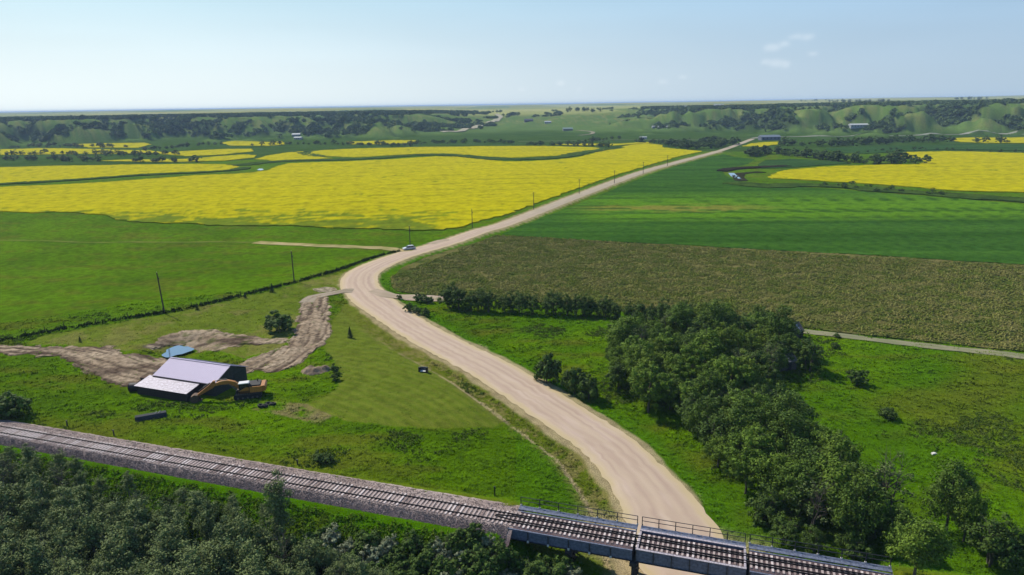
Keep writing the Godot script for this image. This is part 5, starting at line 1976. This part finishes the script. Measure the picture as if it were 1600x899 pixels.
# rough tussocks on the brown field and uncut grass along the fence
func make_tussocks() -> void:
	rng.seed = 51
	var mesh := crown(800, 0.0, 0.42, 0.5, 7, 7, 0.13, Color(1, 1, 1), Color(0.85, 0.85, 0.85), 0.5)
	var go := func(called: String, label: String, xf: Array, cs: Array) -> void:
		var mm := MultiMesh.new()
		mm.transform_format = MultiMesh.TRANSFORM_3D
		mm.use_colors = true
		mm.mesh = mesh
		mm.instance_count = xf.size()
		for n in xf.size():
			mm.set_instance_transform(n, xf[n])
			mm.set_instance_color(n, cs[n])
		var o := MultiMeshInstance3D.new()
		o.name = called
		o.multimesh = mm
		o.material_override = M.grass_blade
		add_child(o)
		tag(o, label, "grass")
		o.set_meta("kind", "stuff")
	var xf := []
	var cs := []
	var a1 := C(108, 122, 50, 0.85)
	var a2 := C(142, 138, 80, 0.85)
	for n in 120000:
		if xf.size() >= 30000:
			break
		var a := rng.randf_range(-0.2, 0.72)
		var r := sqrt(rng.randf_range(125.0 * 125.0, 268.0 * 268.0))
		var p := Vector2(sin(a), cos(a)) * r
		if not Geometry2D.is_point_in_polygon(p, polys.brown) or near_road(p.x, p.y).x < 9.0:
			continue
		if n_mid.get_noise_2d(p.x * 1.2, p.y * 2.2) < rng.randf_range(-0.5, 0.25):
			continue
		var s := rng.randf_range(0.6, 1.3)
		xf.append(Transform3D(Basis(Vector3.UP, rng.randf() * TAU).scaled(Vector3(s * 1.2, s, s * 1.2)), on(p) + Vector3(0, 0.12, 0)))
		cs.append(a1.lerp(a2, clampf(0.5 + n_mid.get_noise_2d(p.x, p.y) + rng.randf_range(-0.4, 0.4), 0.0, 1.0)))
	go.call("stubble_tussocks", "olive tussocks covering the brownish field", xf, cs)
	xf = []
	cs = []
	for n in 90000:      # coarse weeds in drifts
		if xf.size() >= 5000:
			break
		var a := rng.randf_range(-0.7, 0.7)
		var r := sqrt(rng.randf_range(56.0 * 56.0, 185.0 * 185.0))
		var p := Vector2(sin(a), cos(a)) * r
		var q := rs(p.x, p.y)
		if absf(q.y) < 4.2 or near_road(p.x, p.y).x < 6.5:
			continue
		var d := n_lo.get_noise_2d(p.x * 1.6 + 33.0, p.y * 1.9) + 0.5 * n_mid.get_noise_2d(p.x * 0.8, p.y * 0.9)
		if d < rng.randf_range(0.3, 0.5):
			continue
		if p.x < 0.0 and q.y > 0.0 and (Geometry2D.is_point_in_polygon(p, polys.lawn) or Geometry2D.is_point_in_polygon(p, polys.yard) or Geometry2D.is_point_in_polygon(p, polys.bare)):
			continue
		if p.x > -8.0 and Geometry2D.is_point_in_polygon(p, polys.brown):
			continue
		var s := rng.randf_range(0.35, 0.95)
		xf.append(Transform3D(Basis(Vector3.UP, rng.randf() * TAU).scaled(Vector3(s, s, s)), on(p) - Vector3(0, 0.03, 0)))
		cs.append(C(78, 108, 30).lerp(C(112, 128, 60), rng.randf()))
	for n in 3500:       # and tall grass down the near embankment
		var p := RA + RD * rng.randf_range(-5.0, 84.0) + RN * rng.randf_range(-11.0, -3.2)
		if near_road(p.x, p.y).x < 7.0:
			continue
		var s := rng.randf_range(0.35, 0.9)
		xf.append(Transform3D(Basis(Vector3.UP, rng.randf() * TAU).scaled(Vector3(s, s * 1.2, s)), on(p) - Vector3(0, 0.03, 0)))
		cs.append(C(86, 128, 20).lerp(C(120, 142, 50), rng.randf()))
	go.call("meadow_weeds", "coarse darker weeds growing in drifts through the meadows", xf, cs)
	xf = []
	cs = []
	var line: PackedVector2Array = polys.fence_line
	for i in line.size() - 1:
		for k in 26:
			var p := line[i].lerp(line[i + 1], rng.randf()) + Vector2(rng.randfn() * 0.3, rng.randfn() * 0.35)
			var s := rng.randf_range(0.5, 1.25)
			xf.append(Transform3D(Basis(Vector3.UP, rng.randf() * TAU).scaled(Vector3(s, s * 1.5, s)), on(p)))
			cs.append(C(66, 84, 26).lerp(C(48, 64, 24), rng.randf()))
	go.call("fence_grass", "dark uncut grass growing along the pasture fence", xf, cs)

func make_grass() -> void:
	rng.seed = 21
	var mb := MB.new()
	for k in 9:
		var a := rng.randf() * TAU
		var d := Vector3(cos(a), 0, sin(a))
		var b := d * rng.randf_range(0.02, 0.16)
		var h := rng.randf_range(0.07, 0.17)
		var s := d.cross(Vector3.UP) * 0.04
		mb.col = Color(1, 1, 1)
		var kk := mb.v.size()
		var tip := b + d * rng.randf_range(0.1, 0.26) + Vector3(0, h, 0)
		for p: Vector3 in [b - s, b + s, tip]:
			mb.v.append(p)
			mb.n.append((Vector3.UP * 1.0 - d * 0.25).normalized())
			mb.c.append(mb.col)
		for j in [0, 2, 1]:
			mb.ix.append(kk + j)
	var mesh := mb.mesh()
	var xf := []
	var cs := []
	for n in 400000:
		if xf.size() >= 170000:
			break
		var a := rng.randf_range(-0.72, 0.72)
		var r := 52.0 * pow(190.0 / 52.0, pow(rng.randf(), 0.9))
		var x := r * sin(a)
		var f := r * cos(a)
		var q := rs(x, f)
		if absf(q.y) < (3.9 if q.y > 0.0 else 3.3):
			if q.x > BR0 - 2.0 and q.x < BR1:
				if near_road(x, f).x < 9.0:
					continue
			else:
				continue
		var nr := near_road(x, f)
		if nr.x < 6.0:
			continue
		var p := Vector2(x, f)
		if x > -8.0 and Geometry2D.is_point_in_polygon(p, polys.brown):
			continue
		var s := 1.0
		if q.y > 0.0 and x < 0.0:
			if Geometry2D.is_point_in_polygon(p, polys.lawn):
				s = 0.4
			elif Geometry2D.is_point_in_polygon(p, polys.yard):
				s = 0.5
			if Geometry2D.is_point_in_polygon(p, polys.bare) and rng.randf() < 0.93:
				continue
		if q.y < -13.0 and q.x < 70.0 and rng.randf() < 0.7:
			continue
		var w := 0.7 + 0.8 * maxf(0.0, n_mid.get_noise_2d(x * 1.5, f * 1.5) + 0.35)
		s *= w * rng.randf_range(0.7, 1.3) * (1.0 + 0.4 * sm(90.0, 190.0, r))
		var tall := rng.randf_range(0.8, 1.3) if rng.randf() < 0.9 else rng.randf_range(1.4, 2.2)
		xf.append(Transform3D(Basis(Vector3.UP, rng.randf() * TAU).scaled(Vector3(s * 1.25, s * tall, s * 1.25)), Vector3(x, hgt(x, f) - 0.02, -f)))
		var c := ground_color(x, f)
		var v := rng.randf_range(0.75, 1.2)
		v *= 1.0
		cs.append(Color(c.r * v, c.g * v, c.b * v))
	var mm := MultiMesh.new()
	mm.transform_format = MultiMesh.TRANSFORM_3D
	mm.use_colors = true
	mm.mesh = mesh
	mm.instance_count = xf.size()
	for n in xf.size():
		mm.set_instance_transform(n, xf[n])
		mm.set_instance_color(n, cs[n])
	var o := MultiMeshInstance3D.new()
	o.name = "meadow_grass"
	o.multimesh = mm
	o.material_override = M.grass_blade
	add_child(o)
	tag(o, "uneven green grass tufts covering the meadows and verges", "grass")
	o.set_meta("kind", "stuff")

# ---------------------------------------------------------------- air
func make_sky() -> Image:
	var w := 516       # two columns on either side come round again, so that no seam shows
	var h := 256
	var im := Image.create(w, h, false, Image.FORMAT_RGBF)
	var sd := Vector3(sin(deg_to_rad(SUN_AZ)) * cos(deg_to_rad(SUN_EL)), sin(deg_to_rad(SUN_EL)), -cos(deg_to_rad(SUN_AZ)) * cos(deg_to_rad(SUN_EL)))
	var zen := Color(0.10, 0.24, 0.52)
	var puffs := [[1208, 74, 15, 5], [1225, 69, 9, 4], [1245, 57, 12, 4], [1262, 58, 10, 5], [1212, 98, 14, 6], [1226, 100, 8, 5], [1198, 97, 9, 4], [1270, 84, 7, 3], [876, 130, 7, 4], [815, 140, 6, 2.5], [1068, 120, 8, 2.5], [1035, 127, 9, 2.5], [905, 140, 6, 2]]
	var pd := []
	for q in puffs:
		pd.append([ray(q[0], q[1]), q[2] / F, q[3] / F])
	var cn := FastNoiseLite.new()
	cn.seed = 5
	cn.frequency = 55.0
	cn.fractal_octaves = 4
	for y in h:
		var el := PI / 2 - (y + 0.5) / h * PI
		for x in w:
			var az := (x - 1.5) / 512.0 * TAU
			var d := Vector3(sin(az) * cos(el), sin(el), -cos(az) * cos(el))
			var up := maxf(d.y, 0.0)
			# haze scatters light forward: the air under the sun is whiter, the air across from it bluer
			var da := absf(Vector2(d.x, d.z).angle_to(Vector2(sd.x, sd.z)))
			var w2 := exp(-pow(da / 0.96, 2.0))
			w2 *= 1.0 - 0.25 * w2 * w2
			var low := Color(0.37 + 0.66 * w2, 0.50 + 0.60 * w2, 0.635 + 0.42 * w2)
			var high := Color(0.30 + 0.30 * w2, 0.50 + 0.36 * w2, 0.735 + 0.2 * w2)
			var c := low.lerp(high, sm(0.0, 0.19, up)).lerp(zen, sm(0.12, 0.9, up))
			var mie := 0.14 * exp(-pow(acos(clampf(d.dot(sd), -1.0, 1.0)) / 0.45, 2.0)) * sm(0.1, 0.5, up)
			c += Color(mie, mie, mie)
			var wisp := 1.0 + 0.05 * cn.get_noise_3d(d.x * 0.04, d.y * 0.35, d.z * 0.04) * sm(0.02, 0.08, up)
			c *= wisp
			im.set_pixel(x, y, c * 0.85)
	im.resize(2064, 1024, Image.INTERPOLATE_CUBIC)
	im = im.get_region(Rect2i(8, 0, 2048, 1024))
	# a few small fair weather clouds low over the horizon
	for y in range(430, 512):
		for x in range(0, 200):
			var el := PI / 2 - (y + 0.5) / 1024.0 * PI
			var az := (x + 0.5) / 2048.0 * TAU
			var d := Vector3(sin(az) * cos(el), sin(el), -cos(az) * cos(el))
			var a := 0.0
			for q in pd:
				var v: Vector3 = d - q[0]
				var r := Vector2(Vector2(v.x, v.z).length() / (q[1] * 1.05), v.y / (q[2] * 1.05)).length()
				a = maxf(a, sm(1.15, 0.3, r + 0.35 * cn.get_noise_3dv(d)))
			if a > 0.0:
				im.set_pixel(x, y, im.get_pixel(x, y).lerp(Color(0.74, 0.79, 0.83), 0.27 * a))
	return im

func _ready() -> void:
	# camera
	cam = Camera3D.new()
	cam.name = "camera"
	add_child(cam)
	cam.position = Vector3(0, CAM_Y, 0)
	cam.transform.basis = Basis(Vector3.RIGHT, -atan(286.5 / F)) * Basis(Vector3.BACK, -atan(0.0157))
	cam.fov = rad_to_deg(2.0 * atan(449.5 / F))
	cam.near = 0.5
	cam.far = 60000.0
	cam.current = true
	# noise
	for q in [[n_lo, 1, 0.022, 3], [n_mid, 2, 0.12, 3], [n_fine, 3, 0.7, 3], [n_hill, 4, 0.0042, 3], [n_hill2, 6, 0.011, 3]]:
		q[0].seed = q[1]
		q[0].frequency = q[2]
		q[0].noise_type = FastNoiseLite.TYPE_SIMPLEX_SMOOTH
		q[0].fractal_octaves = q[3]
	# sky, air and exposure
	var env := Environment.new()
	env.background_mode = Environment.BG_SKY
	var sky := Sky.new()
	var pm := PanoramaSkyMaterial.new()
	pm.panorama = ImageTexture.create_from_image(make_sky())
	sky.sky_material = pm
	env.sky = sky
	env.background_energy_multiplier = 1.0
	env.tonemap_mode = Environment.TONE_MAPPER_LINEAR
	env.tonemap_exposure = 1.27
	env.fog_enabled = true
	env.fog_density = 0.00011
	env.fog_light_color = Color(0.74, 0.85, 1.0)
	env.sdfgi_enabled = true
	env.ssao_enabled = true
	env.ssil_enabled = true
	var we := WorldEnvironment.new()
	we.name = "environment"
	we.environment = env
	add_child(we)
	# the sun
	var sun := DirectionalLight3D.new()
	sun.name = "sun"
	sun.light_energy = 1.6
	sun.light_color = Color(1.0, 0.96, 0.89)
	sun.light_angular_distance = 0.5
	sun.shadow_enabled = true
	sun.rotation = Vector3(-deg_to_rad(SUN_EL), deg_to_rad(180.0 - SUN_AZ), 0)
	add_child(sun)

	make_materials()
	ground_colors()
	make_road_line()
	polys.lawn = poly([505, 545, 520, 500, 535, 478, 548, 470, 566, 486, 600, 512, 660, 556, 720, 606, 760, 640, 786, 660, 770, 669, 700, 670, 620, 668, 540, 658, 480, 640, 470, 632, 505, 622, 528, 604, 530, 580, 520, 562])
	polys.yard = poly([60, 526, 150, 510, 255, 492, 350, 472, 440, 450, 540, 425, 556, 420, 546, 440, 545, 452, 500, 460, 470, 478, 458, 520, 440, 545, 380, 560, 300, 545, 200, 548, 100, 540, 40, 538])
	polys.scrub = poly([395, 640, 430, 628, 480, 632, 520, 650, 500, 664, 440, 650])
	polys.brown = poly([776, 369, 613, 434, 610, 446, 620, 456, 720, 466, 850, 474, 1080, 495, 1240, 512, 1700, 561, 1720, 425])
	polys.bare = poly([-60, 541, 185, 542, 262, 560, 268, 572, 370, 570, 450, 545, 465, 490, 480, 462, 515, 462, 516, 520, 480, 565, 440, 582, 400, 590, 390, 605, 300, 634, 215, 622, 140, 584, 90, 560, -60, 553])
	print("t0 ", Time.get_ticks_msec())
	make_grid()
	make_ground()
	print("ground ", Time.get_ticks_msec())
	make_roads()
	make_fields()
	print("fields ", Time.get_ticks_msec())
	make_dirt()
	print("dirt ", Time.get_ticks_msec())
	make_railway()
	make_shed()
	make_poles()
	make_fence()
	make_car()
	make_buildings()
	print("things ", Time.get_ticks_msec())
	make_kinds()
	make_trees()
	print("trees ", Time.get_ticks_msec())
	make_tussocks()
	make_grass()
	print("done ", Time.get_ticks_msec())
